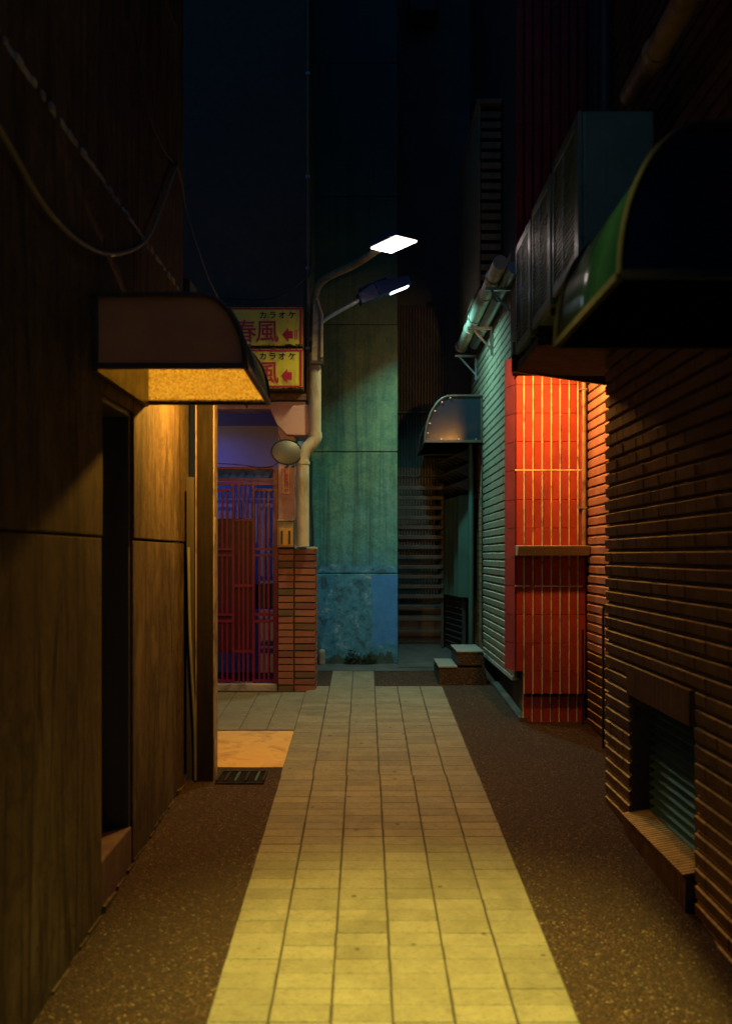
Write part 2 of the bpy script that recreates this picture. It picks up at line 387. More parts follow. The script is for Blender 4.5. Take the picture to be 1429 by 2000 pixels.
# path of buff stone pavers: a bed with single pavers on it
TOP = .010
path = thing('path', 'pale stone tiled path running down the middle of the alley', 'path', (0, 5, gz(5))); path['kind'] = 'structure'
bed = MB()
def slab(mb, x0, x1, y0, y1, z): mb.add([(x0,y0,gz(y0)+z),(x1,y0,gz(y0)+z),(x1,y1,gz(y1)+z),(x0,y1,gz(y1)+z)], [(0,1,2,3)])
slab(bed, -.512, .692, -1, 8.376, .004); slab(bed, -2.6, -.512, 6.8, 8.14, .004); slab(bed, -.315, .09, 8.376, 9.10, .004)
obj('bed', bed, M['joint'], path)
PW, PD = .2, .103
def paver_geo(mb, x, y, w, d, dz=0, c=.003):
    # chamfered slab on the sloping ground, local origin at its middle
    z0, z1, z2 = .002, TOP-c+dz, TOP+dz
    def ring(a, b, z): return [(x-a, y-b, z-b*SLOPE), (x+a, y-b, z-b*SLOPE), (x+a, y+b, z+b*SLOPE), (x-a, y+b, z+b*SLOPE)]
    vs = ring(w/2, d/2, z0) + ring(w/2, d/2, z1) + ring(w/2-c, d/2-c, z2)
    fs = [(8,9,10,11)]
    for k in range(4): fs += [(k, (k+1) % 4, (k+1) % 4+4, k+4), (k+4, (k+1) % 4+4, (k+1) % 4+8, k+8)]
    mb.add(vs, fs)
pav = []
for i in range(4):
    mb = MB(); paver_geo(mb, 0, 0, PW-.0055-.0008*i, PD-.0020-.0004*i, .0006*i); me = mb.mesh('paver'); me.materials.append(M['paver']); pav.append(me)
rest = MB(); count = 0
rows = [(k, -1.0 + PD*(k+.5)) for k in range(91)]
for k, y in rows:
    off = 0 if y < 5.74 else -.005
    for i in range(6):
        x = -.412 + .2005*i + off + random.uniform(-.001, .001)
        yy = y + random.uniform(-.0012, .0012)
        if y > 2.72 and count < 300 and y < 8.3:
            obj('tile', random.choice(pav), None, path, (x, yy, gz(yy)), (random.uniform(-.002,.002), random.uniform(-.003,.003), random.uniform(-.004,.004))); count += 1
        elif y < 8.36:
            n0 = len(rest.v); paver_geo(rest, x, yy, PW-.006, PD-.004)
            for q in range(n0, len(rest.v)): v = rest.v[q]; rest.v[q] = (v[0], v[1], v[2]+gz(yy))
def rest_tile(x, y, w, d):
    n0 = len(rest.v); paver_geo(rest, x, y, w, d, random.uniform(0, .001))
    for q in range(n0, len(rest.v)): v = rest.v[q]; rest.v[q] = (v[0], v[1], v[2]+gz(y))
for j in range(13):
    for i in range(10): rest_tile(-.615-.2*i, 6.86+.1*j, .196, .0965)
for j in range(7):
    for i in range(2): rest_tile(-.2165+.2005*i, 8.4245+.103*j, .194, .0995)
obj('tile_field', rest, M['paver'], path, kind='stuff')

o = ground_sheet('mortar_patch', -1.6, -.515, 5.88, 6.79, .005, M['patch'], 12, 10); tag(o, 'ochre mortar patch in the ground before the red gate', kind='structure')
for v in o.data.vertices: v.co.z += random.uniform(-.001, .001)
o = ground_sheet('concrete_strip', -.5, 1.0, 9.14, 9.56, .004, M['cement']); tag(o, 'worn concrete strip at the foot of the green concrete tower', kind='structure'); o.data.materials[0] = M['floor_dark']
o = ground_sheet('alley_floor', .33, 1.3, 9.3, 11.0, .008, M['cement']); o.data.materials[0] = M['floor_dark']; tag(o, 'dark cement floor of the far passage', kind='structure')

# ------------------------------------------------------------------ left concrete building
XL = -1.07
lw = thing('concrete_wall', 'board-marked brown concrete building side along the left of the alley', 'wall', (XL-.2, 3, gz(3)))
LIFTS = [(-.3, 1.775), (1.775, 3.24), (3.24, 4.70), (4.70, 7.5)]
G = .007
for i, (a, b) in enumerate(LIFTS):
    a2, b2 = a+G*.5, b-G*.5
    dx = (0, .004, -.006, -.002)[i]
    if i < 2:
        top = min(b2, 2.36)
        obj('panel', MB().box(XL-.35, XL+dx, -2, 3.82, a2, b2), M['board'], lw, bevel=.006)
        obj('panel', MB().box(XL-.35, XL+dx*1.3, 4.33, 5.55, a2, b2), M['board'], lw, bevel=.006)
        if i == 1: obj('lintel', MB().box(XL-.35, XL+dx-.002, 3.822, 4.328, 2.36, b2), M['board'], lw)
    else:
        obj('panel', MB().box(XL-.35, XL+dx, -2, 5.55, a2, b2), M['board'], lw, bevel=.006)
obj('core', MB().box(XL-.40, XL-.355, -2, 5.54, -.3, 7.5), M['grout_dark'], lw)
# rough mortar lip that catches the light along the upper pour joint
mb = MB(); y = 1.5
while y < 5.5:
    l = random.uniform(.015, .06); t = random.uniform(.004, .016)
    mb.box(XL-.005, XL+t, y, y+l, 3.215-random.uniform(0,.012), 3.231); y += l + random.choice([0, 0, .01, .05])
obj('mortar_lip', mb, M['cement'], lw)
mb = MB(); y = 1.5
while y < 5.55:
    l = random.uniform(.05, .22); mb.box(XL-.01, XL+.004+random.uniform(0,.008), y, min(5.55, y+l), -.1, gz(y)+random.uniform(.004,.03)); y += l*random.uniform(.9,1.5)
obj('mortar_footing', mb, M['board'], lw)
dl = thing('doorway', 'narrow dark doorway in the left concrete wall', 'door', (XL-.1, 4.07, gz(4.07)))
leaf = obj('door_leaf', MB().box(XL-.20, XL-.16, 3.83, 4.32, .46, 2.35), M['door'], dl)
obj('door_handle', MB().tube([(XL-.16, 3.92, 1.4), (XL-.115, 3.92, 1.4), (XL-.115, 4.02, 1.4)], .009, 8), M['steel'], leaf)
obj('jamb_dark_board', MB().box(XL-.34, XL-.012, 4.300, 4.328, .456, 2.35), M['door'], dl)  # added dark board, its colour gives the recess its shade
obj('head_lining', MB().box(XL-.34, XL-.012, 3.824, 4.299, 2.335, 2.358), M['door'], dl)
obj('threshold', MB().box(XL-.30, XL-.004, 3.824, 4.326, .1, .455), M['step_dark'], dl, bevel=.01)

# frosted canopies: quarter round roof on a dark frame
def canopy(name, label, xw, xo, y0, y1, zb, zt, m_roof, m_near, m_far, m_frame, arc=.30, bolts=False, fr=.011):
    s = 1 if xo > xw else -1; wd = abs(xo-xw); h = zt-zb
    prof = [(0, h), (wd*.3, h)]
    a0 = wd*(1-arc)
    N = 14
    for k in range(N+1):
        q = math.pi/2*(1-k/N); prof.append((a0+wd*arc*math.cos(q), h*math.sin(q)))
    W = [(xw+s*u, zb+v) for u, v in prof]
    t = thing(name, label, 'canopy', (xw, (y0+y1)/2, zb))
    mb = MB(); n = len(W); th = .006
    ins = [(xw+s*(u-(th if u > a0 else 0)), zb+v-(th if v > 0 else 0)) for u, v in prof]
    vs = [(x, y0, z) for x, z in W]+[(x, y1, z) for x, z in W]+[(x, y0, z) for x, z in ins]+[(x, y1, z) for x, z in ins]
    fs = [(i, i+1, i+1+n, i+n) for i in range(n-1)]+[(i+2*n, i+3*n, i+1+3*n, i+1+2*n) for i in range(n-1)]
    fs += [(i, i+2*n, i+1+2*n, i+1) for i in range(n-1)]+[(i+n, i+1+n, i+1+3*n, i+3*n) for i in range(n-1)]
    mb.add(vs, fs, True); ro = obj('roof_sheet', mb, m_roof, t)
    pr = [(x, z-.008 if z > zb+.02 else z) for x, z in W] + [(xw, zb)]
    for yy, m in ((y0, m_near), (y1, m_far)):
        obj('end_panel', MB().prism(pr, 'y', yy-.002+(.012 if yy == y0 else -.012), yy+.002+(.012 if yy == y0 else -.012)), m, t)
        fb = MB().tube([(x, yy, z) for x, z in W], fr, 8); fb.box(min(xw, xo), max(xw, xo), yy-fr, yy+fr, zb-fr, zb+fr)
        obj('frame_hoop', fb, m_frame, t)
    obj('front_rail', MB().box(xo-fr*.9, xo+fr*.9, y0+fr, y1-fr, zb-fr*1.1, zb+fr*.9), m_frame, t)
    obj('wall_rail', MB().box(min(xw, xw+s*.02), max(xw, xw+s*.02), y0, y1, zb-.02, zt+.01), m_frame, t)
    if bolts:
        for k in (3, 6, 9, 12, 14):
            x, z = W[k]; obj('bolt', MB().tube([(x-s*.02, y0-.004, z-.02), (x-s*.02, y0-.016, z-.02)], .008, 8), M['steel'], t)
        for u in (.12, .42, .72): obj('bolt', MB().tube([(xw+s*wd*u, y0-.004, zb+.02), (xw+s*wd*u, y0-.016, zb+.02)], .008, 8), M['steel'], t)
    return t
canopy('door_canopy', 'canopy with glowing mottled yellow end panel over the left doorway', XL+.002, -.468, 3.68, 4.56, 2.443, 2.724, M['sheet'], M['frost_near'], M['frost'], M['frame'])
canopy('door_canopy', 'large dark green canopy jutting from the right wall close to the camera', 1.33, .673, 2.48, 3.32, 2.443, 2.84, M['sheet_dark'], M['smoky'], M['smoky'], M['black'], .34)
canopy('door_canopy', 'small smoky canopy with bolts above the pebble steps', 1.16, .592, 9.28, 10.5, 2.83, 3.28, M['smoky'], M['smoky'], M['smoky'], M['frame'], .45, True, .012)

la = thing('wall_lamp', 'amber wall lamp tucked behind the far end of the left canopy', 'lamp', (XL, 5.0, 2.66))
obj('base', MB().box(XL+.005, XL+.03, 4.96, 5.04, 2.62, 2.72), M['steel'], la, bevel=.004)
obj('arm', MB().tube(sag([(XL+.02, 5.0, 2.67), (XL+.12, 5.0, 2.72), (XL+.24, 5.0, 2.72), (XL+.32, 5.0, 2.69)], 5), .008, 8), M['steel'], la)
obj('shade', MB().tube([(XL+.32, 5.0, 2.70), (XL+.32, 5.0, 2.67), (XL+.32, 5.0, 2.63)], [.018, .06, .082], 18, False), M['black'], la)
obj('bulb', MB().tube([(XL+.32, 5.0, 2.67), (XL+.32, 5.0, 2.65), (XL+.32, 5.0, 2.636), (XL+.32, 5.0, 2.625)], [.012, .022, .022, .006], 12), M['lens_orange'], la)
col_, watts_ = LAMP['canopy']; l_ = bpy.data.lights.new('bulb_light', 'POINT'); l_.energy = watts_; l_.color = col_; l_.shadow_soft_size = .02
o_ = bpy.data.objects.new('bulb_light', l_); COL.objects.link(o_); o_.parent = la; o_.location = Vector((XL+.32, 5.0, 2.622))-WL[la.name]
obj('added_light_block', MB().box(XL+.412, XL+.416, 4.87, 5.24, 2.522, 2.735), M['black'], la); obj('light_block_stay', MB().tube([(XL+.32, 5.0, 2.71), (XL+.412, 5.0, 2.72)], .005, 6), M['steel'], la)  # unseen plate added to keep this lamp off the right wall

# cables on the left wall
def wallL(px, py, x=XL+.02):
    Y = FPX*(-x)/(CXP-px); return P(px, py, Y)
one('hanging_cable', MB().tube(sag([wallL(-60, 150), wallL(20, 285), wallL(90, 405), wallL(160, 475), wallL(225, 497), wallL(285, 470), wallL(318, 400), wallL(345, 322)]), .0085, 8), M['cable'],
    'thick cable sagging in a loop across the left concrete wall', 'cable')
one('hanging_wire', MB().tube(sag([wallL(345, 322), wallL(356, 360), P(363, 405, 5.6), P(385, 480, 5.7), P(410, 550, 5.8), P(432, 592, 5.9)]), .004, 6), M['cable'],
    'thin wire dropping from the left wall hook past the building corner', 'wire')
one('wall_hook', MB().tube([wallL(345, 326, XL-.01), wallL(345, 322, XL+.03), wallL(345, 316, XL+.035)], .006, 8), M['black'], 'small hook holding cables high on the left wall', 'hook')
one('stay_wire', MB().tube(sag([wallL(262, 40, XL+.012), wallL(285, 200, XL+.012), wallL(318, 290, XL+.012), wallL(345, 322, XL+.02)]), .004, 6), M['cable_dark'], 'dark wire running up the left wall above the hook', 'wire')

# post and pipes beyond the corner
t = thing('corner_post', 'square brown steel post standing beyond the left concrete corner', 'post', (-.95, 5.66, gz(5.66)))
obj('post', MB().box(-1.004, -.905, 5.60, 5.72, gz(5.6)-.02, 3.0), M['post'], t, bevel=.006)
obj('bracket', MB().box(-.912, -.893, 5.61, 5.64, 1.83, 1.93), M['steel'], t)
obj('bright_edge_strip', MB().box(-.9045, -.8985, 5.595, 5.72, gz(5.6)-.02, 3.0), M['pole'], t); obj('bright_edge_strip', MB().box(-1.0105, -1.0045, 5.595, 5.70, gz(5.6)-.02, 3.0), M['pole'], t)  # pale strips put the bright edge lines on the dark post
obj('cap', MB().box(-1.01, -.899, 5.594, 5.726, 3.0, 3.03), M['pole'], t)
one('leaning_board', MB().box(-1.068, -1.008, 5.62, 5.65, gz(5.6), 2.17), M['door'], 'dark narrow board standing between concrete corner and steel post', 'board')
one('drain_hose', MB().tube(sag([(-1.05, 5.58, 1.75), (-1.04, 5.585, 1.2), (-1.015, 5.59, .7), (-1.01, 5.59, gz(5.59)+.01)]), .009, 8), M['cable'], 'thin hose running down beside the concrete corner', 'hose')
bw = thing('brick_wall', 'rough brick wall end behind the brown steel post', 'wall', (-1.2, 6.2, gz(6.2)))
obj('wall_body', MB().box(-1.9, -1.075, 5.76, 6.60, .2, 3.4), M['grout_dark'], bw)
mbb = [MB().box(-.115, .115, -.05, .05, -.026, .026).mesh('brick') for _ in range(3)]
for me in mbb:
    me.materials.append(M['brick_rough'])
    for v in me.vertices: v.co += Vector((random.uniform(-.006,.006), random.uniform(-.01,.01), random.uniform(-.003,.003)))
for k in range(50):
    z = gz(6.6)+.03+.062*k
    if z > 3.35: break
    obj('brick', random.choice(mbb), None, bw, (-1.165+random.uniform(-.008, .004), 6.575+random.uniform(-.01,.012), z), (0, random.uniform(-.03,.03), random.uniform(-.04,.04)))

# drain grate
t = thing('drain_grate', 'small dark iron drain grate set in the ground by the left wall', 'drain', (-.74, 5.66, gz(5.66)))
fr = MB(); x0, x1, y0, y1 = -.885, -.598, 5.54, 5.79
for a in ((x0, x1, y0, y0+.012), (x0, x1, y1-.012, y1), (x0, x0+.012, y0+.012, y1-.012), (x1-.012, x1, y0+.012, y1-.012)): fr.box(a[0], a[1], a[2], a[3], gz(a[2])-.01, gz(a[3])+.010)
obj('frame', fr, M['black'], t)
obj('pit', MB().box(x0+.013, x1-.013, y0+.013, y1-.013, gz(y0)-.01, gz(y0)+.004), M['black'], t)
for k in range(4): obj('bar', MB().box(x0+.05+.06*k, x0+.062+.06*k, y0+.012, y1-.012, gz(y0), gz(y1)+.008), M['louver'] if k in (1, 3) else M['black'], t)
for k in range(9): obj('cross_bar', MB().box(x0+.012, x1-.012, y0+.02+.025*k, y0+.027+.025*k, gz(y0), gz(y0+.025*k)+.006), M['black'], t)

# ------------------------------------------------------------------ building over the red gate
YG = 8.22
ub = thing('upper_building', 'tall dark plastered building above the red gate', 'building', (-1.6, 9, gz(9)))
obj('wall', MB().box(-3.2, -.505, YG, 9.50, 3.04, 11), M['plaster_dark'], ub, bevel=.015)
hx = lambda px, py: (P(px, py, 8.18).x, P(px, py, 8.18).z)
obj('beam', MB().box(-3.2, -.52, 8.17, 8.4, 2.975, 3.038), M['plaster_pink'], ub)
obj('bracket', MB().prism([hx(527, 798), hx(603, 790), hx(605, 846), hx(597, 851), hx(560, 850), hx(541, 830)], 'y', 8.165, 8.60), M['plaster_pink'], ub, bevel=.008)
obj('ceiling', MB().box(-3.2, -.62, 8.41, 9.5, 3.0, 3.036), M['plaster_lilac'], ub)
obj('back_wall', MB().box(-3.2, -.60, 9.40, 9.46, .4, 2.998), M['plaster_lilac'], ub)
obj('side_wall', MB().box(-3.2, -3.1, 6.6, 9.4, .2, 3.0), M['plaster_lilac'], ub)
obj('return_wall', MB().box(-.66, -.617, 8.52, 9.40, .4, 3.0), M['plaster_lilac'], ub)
obj('pillar', MB().box(-.764, -.617, 8.249, 8.50, 1.75, 2.86), M['plaster_pink'], ub, bevel=.008)
obj('drip_ledge', MB().box(-1.4, -.51, 8.14, 8.22, 3.05, 3.10), M['rust'], ub)
# low shelf seen through the gate
one('yard_ledge', MB().box(-2.6, -.68, 9.05, 9.38, gz(9.05), 1.18), M['plaster_lilac'], 'low ledge in the yard behind the red gate', 'ledge', bevel=.01)
one('dark_bench', MB().box(-2.4, -.70, 9.15, 9.37, 1.184, 1.42), M['slat'], 'dark trough standing on the ledge behind the gate', 'trough', bevel=.01)
yl = thing('yard_lamp', 'fluorescent tube lamp on the yard ceiling behind the gate', 'lamp', (-1.75, 8.9, 2.99))
obj('tube', MB().tube([(-2.05, 8.9, 2.955), (-1.45, 8.9, 2.955)], .016, 10), M['lens_blue'], yl)
obj('batten', MB().box(-2.1, -1.4, 8.87, 8.93, 2.972, 2.999), M['steel'], yl)
lamp('tube_light', 'yard', .6, (-1.75, 8.9, 2.93), (0, 0, -1), yl, .05)

# conduit and cable up the corner
t = thing('corner_conduit', 'thin rusty conduit running up the dark building corner', 'conduit', (-.5, 8.2, 3.1))
obj('pipe', MB().tube([(-.499, 8.195, 3.05), (-.503, 8.195, 11)], .011, 8), M['conduit'], t)
for z in (3.5, 4.2, 5.0, 5.9): obj('clip', MB().box(-.518, -.482, 8.185, 8.215, z, z+.02), M['steel'], t)
one('looping_cable', MB().tube(sag([P(607, 380, 8.15), P(606, 520, 8.1), P(590, 548, 8.1), P(545, 577, 8.08), P(500, 585, 8.1), P(430, 580, 8.16)]), .009, 8), M['cable_dark'], 'black cable looping from conduit to the top of the yellow signs', 'cable')

# yellow karaoke signs
def sign(label, ztop, zbot, second):
    x1, x0, yf = -.531, -1.24, 8.03
    t = thing('karaoke_sign', label, 'sign', (-.88, 8.1, zbot))
    obj('box', MB().box(x0, x1, yf+.012, 8.215, zbot, ztop), M['rust'], t)
    face = obj('face', MB().box(x0+.004, x1-.004, yf, yf+.011, zbot+.006, ztop-.006), M['sign'], t)
    e = yf-.002
    obj('border', MB().box(x0+.004, x1-.004, e-.002, e+.0015, ztop-.026, ztop-.010), M['sign_red'], face)
    obj('border', MB().box(x1-.028, x1-.008, e-.003, e+.001, zbot+.02, ztop-.027), M['sign_red'], face)
    if second: obj('border', MB().box(x0+.004, x1-.03, e-.002, e+.0015, zbot+.012, zbot+.028), M['sign_red'], face)
    sx = 8.03/FPX
    def X(px): return (px-CXP)*sx
    cz = lambda py: H+(HOR-py)*sx
    dy = 84 if second else 0
    for ch, px in zip('カラオケ', (514, 532.5, 551, 570.5)):
        textobj('lettering', ch, .068, M['sign_ink'], face, (X(px), e, cz(616.5+dy*.957)), .0012)
    for ch, px in (('春', 478), ('風', 522)):
        textobj('lettering', ch, .205, M['sign_red'], face, (X(px), e, cz(650+dy*.957)), .0016)
    ax = -2 if second else 0
    aw = [(551, 653.5), (563, 640), (563, 646.5), (572, 646.5), (572, 661), (563, 661), (563, 668)]
    ay = 84*.957 if second else 0
    obj('arrow', MB().prism([(X(a+ax), cz(b+ay)) for a, b in aw], 'y', e-.001, e+.001), M['sign_red'], face)
    if not second:
        for k in (575.5, 579.5): obj('arrow_stripe', MB().box(X(k), X(k+1.6), e-.001, e+.001, cz(663), cz(644)), M['sign_red'], face)
    mb = MB()
    for k in range(40):
        a = random.uniform(x0, x1); mb.box(a, a+random.uniform(.005,.03), yf-.004, yf+.004, zbot-.004, zbot+random.uniform(.004,.02))
    for k in range(14):
        a = random.uniform(x0, x1); mb.box(a, a+random.uniform(.004,.02), yf-.004, yf+.004, ztop-random.uniform(.004,.012), ztop+.004)
    obj('rust_scale', mb, M['rust'], t)
sign('upper yellow sign with crimson arrow and two stripes', 3.83, 3.492, False)
sign('lower yellow sign with crimson arrow and no stripes', 3.474, 3.127, True)

# red steel gate
def gx(px): return (px-CXP)*8.3/FPX
def gzp(py): return H+(HOR-py)*8.3/FPX
ga = thing('red_gate', 'crimson steel gate with vertical bars and solid lower panels', 'gate', (-1.0, 8.3, gz(8.3)))
def gbar(name, x0, x1, y0, y1, m, d0=8.285, d1=8.315): return obj(name, MB().box(gx(x0), gx(x1), d0, d1, gzp(y1), gzp(y0)), m, ga)
gbar('post', 534, 543.5, 916, 1343, M['gate'], 8.27, 8.33); gbar('post', 376, 384, 916, 1343, M['gate'], 8.27, 8.33)
gbar('rail', 384, 534, 912, 917, M['gate']); gbar('rail', 384, 534, 934.5, 939.5, M['gate']); gbar('rail', 384, 534, 942, 947.5, M['gate']); gbar('rail', 384, 534, 1337, 1343, M['gate'])
gbar('stile', 453.5, 458.5, 947.5, 1337, M['gate'], 8.283, 8.317); gbar('stile', 493, 498, 947.5, 1337, M['gate'], 8.283, 8.317)
def bars(x0, x1, n, secs):
    for a, b in secs:
        for k in range(n): c = x0+(x1-x0)*(k+1)/(n+1); gbar('bar', c-1.9, c+1.9, a, b, M['gate'], 8.29, 8.31)
rails_lr = [(954.5, 959.5), (1070, 1075), (1082, 1087), (1197.5, 1203), (1210, 1215.5), (1326.5, 1331.5)]
secs_lr = [(959.5, 1070), (1087, 1197.5), (1215.5, 1326.5)]
for a, b in rails_lr: gbar('rail', 498, 534, a, b, M['gate']); gbar('rail', 384, 453.5, a, b, M['gate'])
bars(498, 534, 3, secs_lr); bars(425, 453.5, 2, secs_lr); bars(384, 425, 3, secs_lr)
for a, b in ((1013, 1018.5), (1141, 1147), (1269, 1275)): gbar('rail', 458.5, 493, a, b, M['gate'])
bars(458.5, 493, 3, [(947.5, 1013), (1018.5, 1141), (1147, 1269), (1275, 1337)])
gbar('backing_sheet', 384, 453.5, 1013, 1274, M['gate_dark'], 8.316, 8.32); gbar('backing_sheet', 458.5, 493, 1015, 1270, M['gate_dark'], 8.318, 8.322)
gbar('fanlight', 384, 534, 917, 934.5, M['blue_sheet'], 8.31, 8.316)
one('gate_sill', MB().box(-1.55, -.766, 8.22, 8.42, gz(8.2)-.02, gz(8.42)+.045), M['cement'], 'low cement sill under the red gate', 'sill', bevel=.008)
mb = MB()
for k in range(7):
    x = 430+k*16; mb.tube(sag([P(x, 931, 8.27), P(x+6+random.uniform(-3,3), 921, 8.25), P(x+13, 917+random.uniform(-3,3), 8.26), P(x+22, 929, 8.27)], 6), .0022, 5)
mb.tube(sag([P(425, 905, 8.25), P(470, 908, 8.24), P(510, 913, 8.25), P(540, 906, 8.22), P(548, 880, 8.2), P(545, 850, 8.2)], 6), .004, 5)
one('tangled_wire', mb, M['cable_dark'], 'tangle of thin wires along the top of the red gate', 'wire')

# brick gate pillar
bp = thing('brick_pillar', 'short stack-bond brick gate pillar beside the red gate', 'pillar', (-.6, 8.3, gz(8.2)))
x0, xm, x1, yb = -.762, -.622, -.437, 8.205
obj('mortar_core', MB().box(x0+.004, x1-.006, yb+.010, 8.5, .3, 1.745), M['grout_dark'], bp)
crs = .0602
def brick_mesh(w, d, h):
    vs = []; c = .003
    mb = MB(); mb.box(-w/2, w/2, -d/2, d/2, -h/2, h/2); me = mb.mesh('brick')
    me.materials.append(M['brick']); return me
bm = {}
for wdt in (.134, .176, .27):
    bm[wdt] = []
    for q in range(3):
        me = brick_mesh(wdt-.004, .06 if wdt < .2 else .05, .0475)
        for v in me.vertices: v.co += Vector((random.uniform(-.0025,.0025), random.uniform(-.004,.002), random.uniform(-.002,.002)))
        bm[wdt].append(me)
k = 0; z = gz(8.2)+.022
while z < 1.745:
    for wdt, xc in ((.134, (x0+xm)/2-.001), (.176, (xm+x1)/2+.003)):
        o = obj('brick', random.choice(bm[wdt]), None, bp, (xc, yb+.03+random.uniform(-.003,.002), z), (0, random.uniform(-.012,.012), random.uniform(-.01,.01)))
    obj('brick', random.choice(bm[.27]), None, bp, (x1-.022, yb+.2, z), (0, 0, R(90)))
    z += crs
obj('coping', MB().box(-.60, x1+.006, yb-.004, 8.52, 1.752, 1.776), M['cement'], bp, bevel=.006)

# things on the pillar
t = thing('meter_box', 'small brown meter box fixed above the brick pillar', 'meter box', (-.69, 8.2, 1.76))
q = lambda px, py: ((px-CXP)*8.15/FPX, H+(HOR-py)*8.15/FPX)
a, b = q(542, 1069), q(573, 1018)
obj('case', MB().box(a[0], b[0], 8.13, 8.249, a[1], b[1]), M['meter'], t, bevel=.006)
obj('hood', MB().box(a[0]-.004, b[0]+.004, 8.115, 8.249, b[1], b[1]+.012), M['meter'], t, bevel=.003)
a, b = q(545.5, 1066), q(571, 1032); win = obj('window', MB().box(a[0], b[0], 8.12, 8.129, a[1], b[1]), M['meter_in'], t, bevel=.003)
for px in (549, 564):
    a, b = q(px, 1063), q(px+4, 1037); obj('slot', MB().box(a[0], b[0], 8.112, 8.119, a[1], b[1]), M['slat'], win)
t = thing('warning_sticker', 'small framed vertical surveillance notice on the pink pillar', 'notice', (-.68, 8.24, 2.3))
q = lambda px, py: ((px-CXP)*8.24/FPX, H+(HOR-py)*8.24/FPX)
a, b = q(550, 966), q(567.5, 913); plate = obj('plate', MB().box(a[0], b[0], 8.243, 8.248, a[1], b[1]), M['sticker'], t)
fb = MB(); e = .004
for u in ((a[0]+.003, b[0]-.003, a[1]+.003, a[1]+.003+e), (a[0]+.003, b[0]-.003, b[1]-.003-e, b[1]-.003), (a[0]+.003, a[0]+.003+e, a[1]+.008, b[1]-.008), (b[0]-.003-e, b[0]-.003, a[1]+.008, b[1]-.008)): fb.box(u[0], u[1], 8.2405, 8.2425, u[2], u[3])
obj('border', fb, M['magenta'], plate)
for k, ch in enumerate('錄影監視中'):
    textobj('lettering', ch, .046, M['magenta'], plate, ((a[0]+b[0])/2, 8.2415, b[1]-.032-.0435*k), .0004)
# convex mirror
t = thing('convex_mirror', 'oval convex traffic mirror with black rim beside the drain pipe', 'mirror', P(560, 883, 8.08))
c = P(560, 883, 8.08); rx, rz = .129, .108; mb = MB(); rings = 7; sg = 40; vs = []; fs = []
for i in range(rings+1):
    f = i/rings
    for k in range(sg): an = 2*math.pi*k/sg; vs.append((rx*f*math.cos(an), -.02*(1-f*f), rz*f*math.sin(an)))
for i in range(rings):
    for k in range(sg): fs.append((i*sg+k, i*sg+(k+1) % sg, (i+1)*sg+(k+1) % sg, (i+1)*sg+k))
mb.add(vs, fs, True)
RM = (R(-9), 0, R(12))
obj('mirror_face', mb, M['mirror'], t, c, RM)
obj('rim', MB().tube([(rx*math.cos(2*math.pi*k/sg), .002, rz*math.sin(2*math.pi*k/sg)) for k in range(sg+1)], .007, 8, False), M['black'], t, c, RM)
obj('back_shell', MB().add([(rx*.99*math.cos(2*math.pi*k/sg), .008, rz*.99*math.sin(2*math.pi*k/sg)) for k in range(sg)]+[(0, .04, 0)], [(k, (k+1) % sg, sg) for k in range(sg)], True), M['black'], t, c, RM)
obj('arm', MB().tube([c+Vector((.02, .03, 0)), c+Vector((.06, .1, .02)), Vector((-.60, 8.22, c.z+.02))], .011, 8), M['black'], t)

# downpipe
t = thing('drain_pipe', 'pale plastic drain pipe with an offset bend beside the yellow signs', 'pipe', (-.47, 8.14, 1.8))
pp = lambda px, py: P(px, py, 8.15)
obj('pipe', MB().tube([pp(591, 1067), pp(591, 905)], .056, 18), M['pvc'], t)
obj('elbow', MB().tube(sag([pp(591, 903), pp(591, 893), pp(598, 878), pp(608, 868), pp(615.5, 856), pp(615.5, 846)], 5), .058, 18), M['pvc'], t)
obj('pipe', MB().tube([pp(615.5, 845), pp(615.5, 690)], .052, 18), M['pvc'], t)
for py, px, r in ((904, 591, .060), (848, 615.5, .057)): obj('collar', MB().tube([pp(px, py+3), pp(px, py-3)], r+.002, 18), M['pvc'], t)
t = thing('cable_cover', 'long brown folded metal cable cover above the drain pipe', 'cable cover', (-.45, 8.12, 3.3))
hx = lambda px, py: (P(px, py, 8.1).x, P(px, py, 8.1).z)
obj('cover', MB().prism([hx(608, 712), hx(627, 712), hx(629.5, 700), hx(629.5, 617), hx(621, 586), hx(612, 584)], 'y', 8.09, 8.2), M['pole'], t, bevel=.006)
obj('lip', MB().prism([hx(626, 700), hx(631, 700), hx(631.5, 616), hx(622, 583), hx(617, 584), hx(627, 617)], 'y', 8.06, 8.089), M['pole'], t, bevel=.003)
obj('strap', MB().box(hx(606,0)[0], hx(632,0)[0], 8.055, 8.21, hx(0,712)[1], hx(0,706)[1]), M['frame'], t)
for i, (px, top) in enumerate(((606.5, 700), (609.5, 900))):
    one('wall_cable', MB().tube([P(px, top, 9.45), P(px-1, 980, 9.45), P(px+2, 1040, 9.45), P(px, 1200, 9.45)], .008, 6), M['cable_dark'], ('left', 'right')[i]+' of two thin dark cables dropping beside the drain pipe', 'cable')
one('bent_rod', MB().tube(sag([P(578, 905, 8.2), P(577, 960, 8.2), P(578, 1000, 8.2), P(576.5, 1066, 8.22)]), .006, 6), M['steel'], 'thin pale rod between the pink pillar and the drain pipe', 'rod')

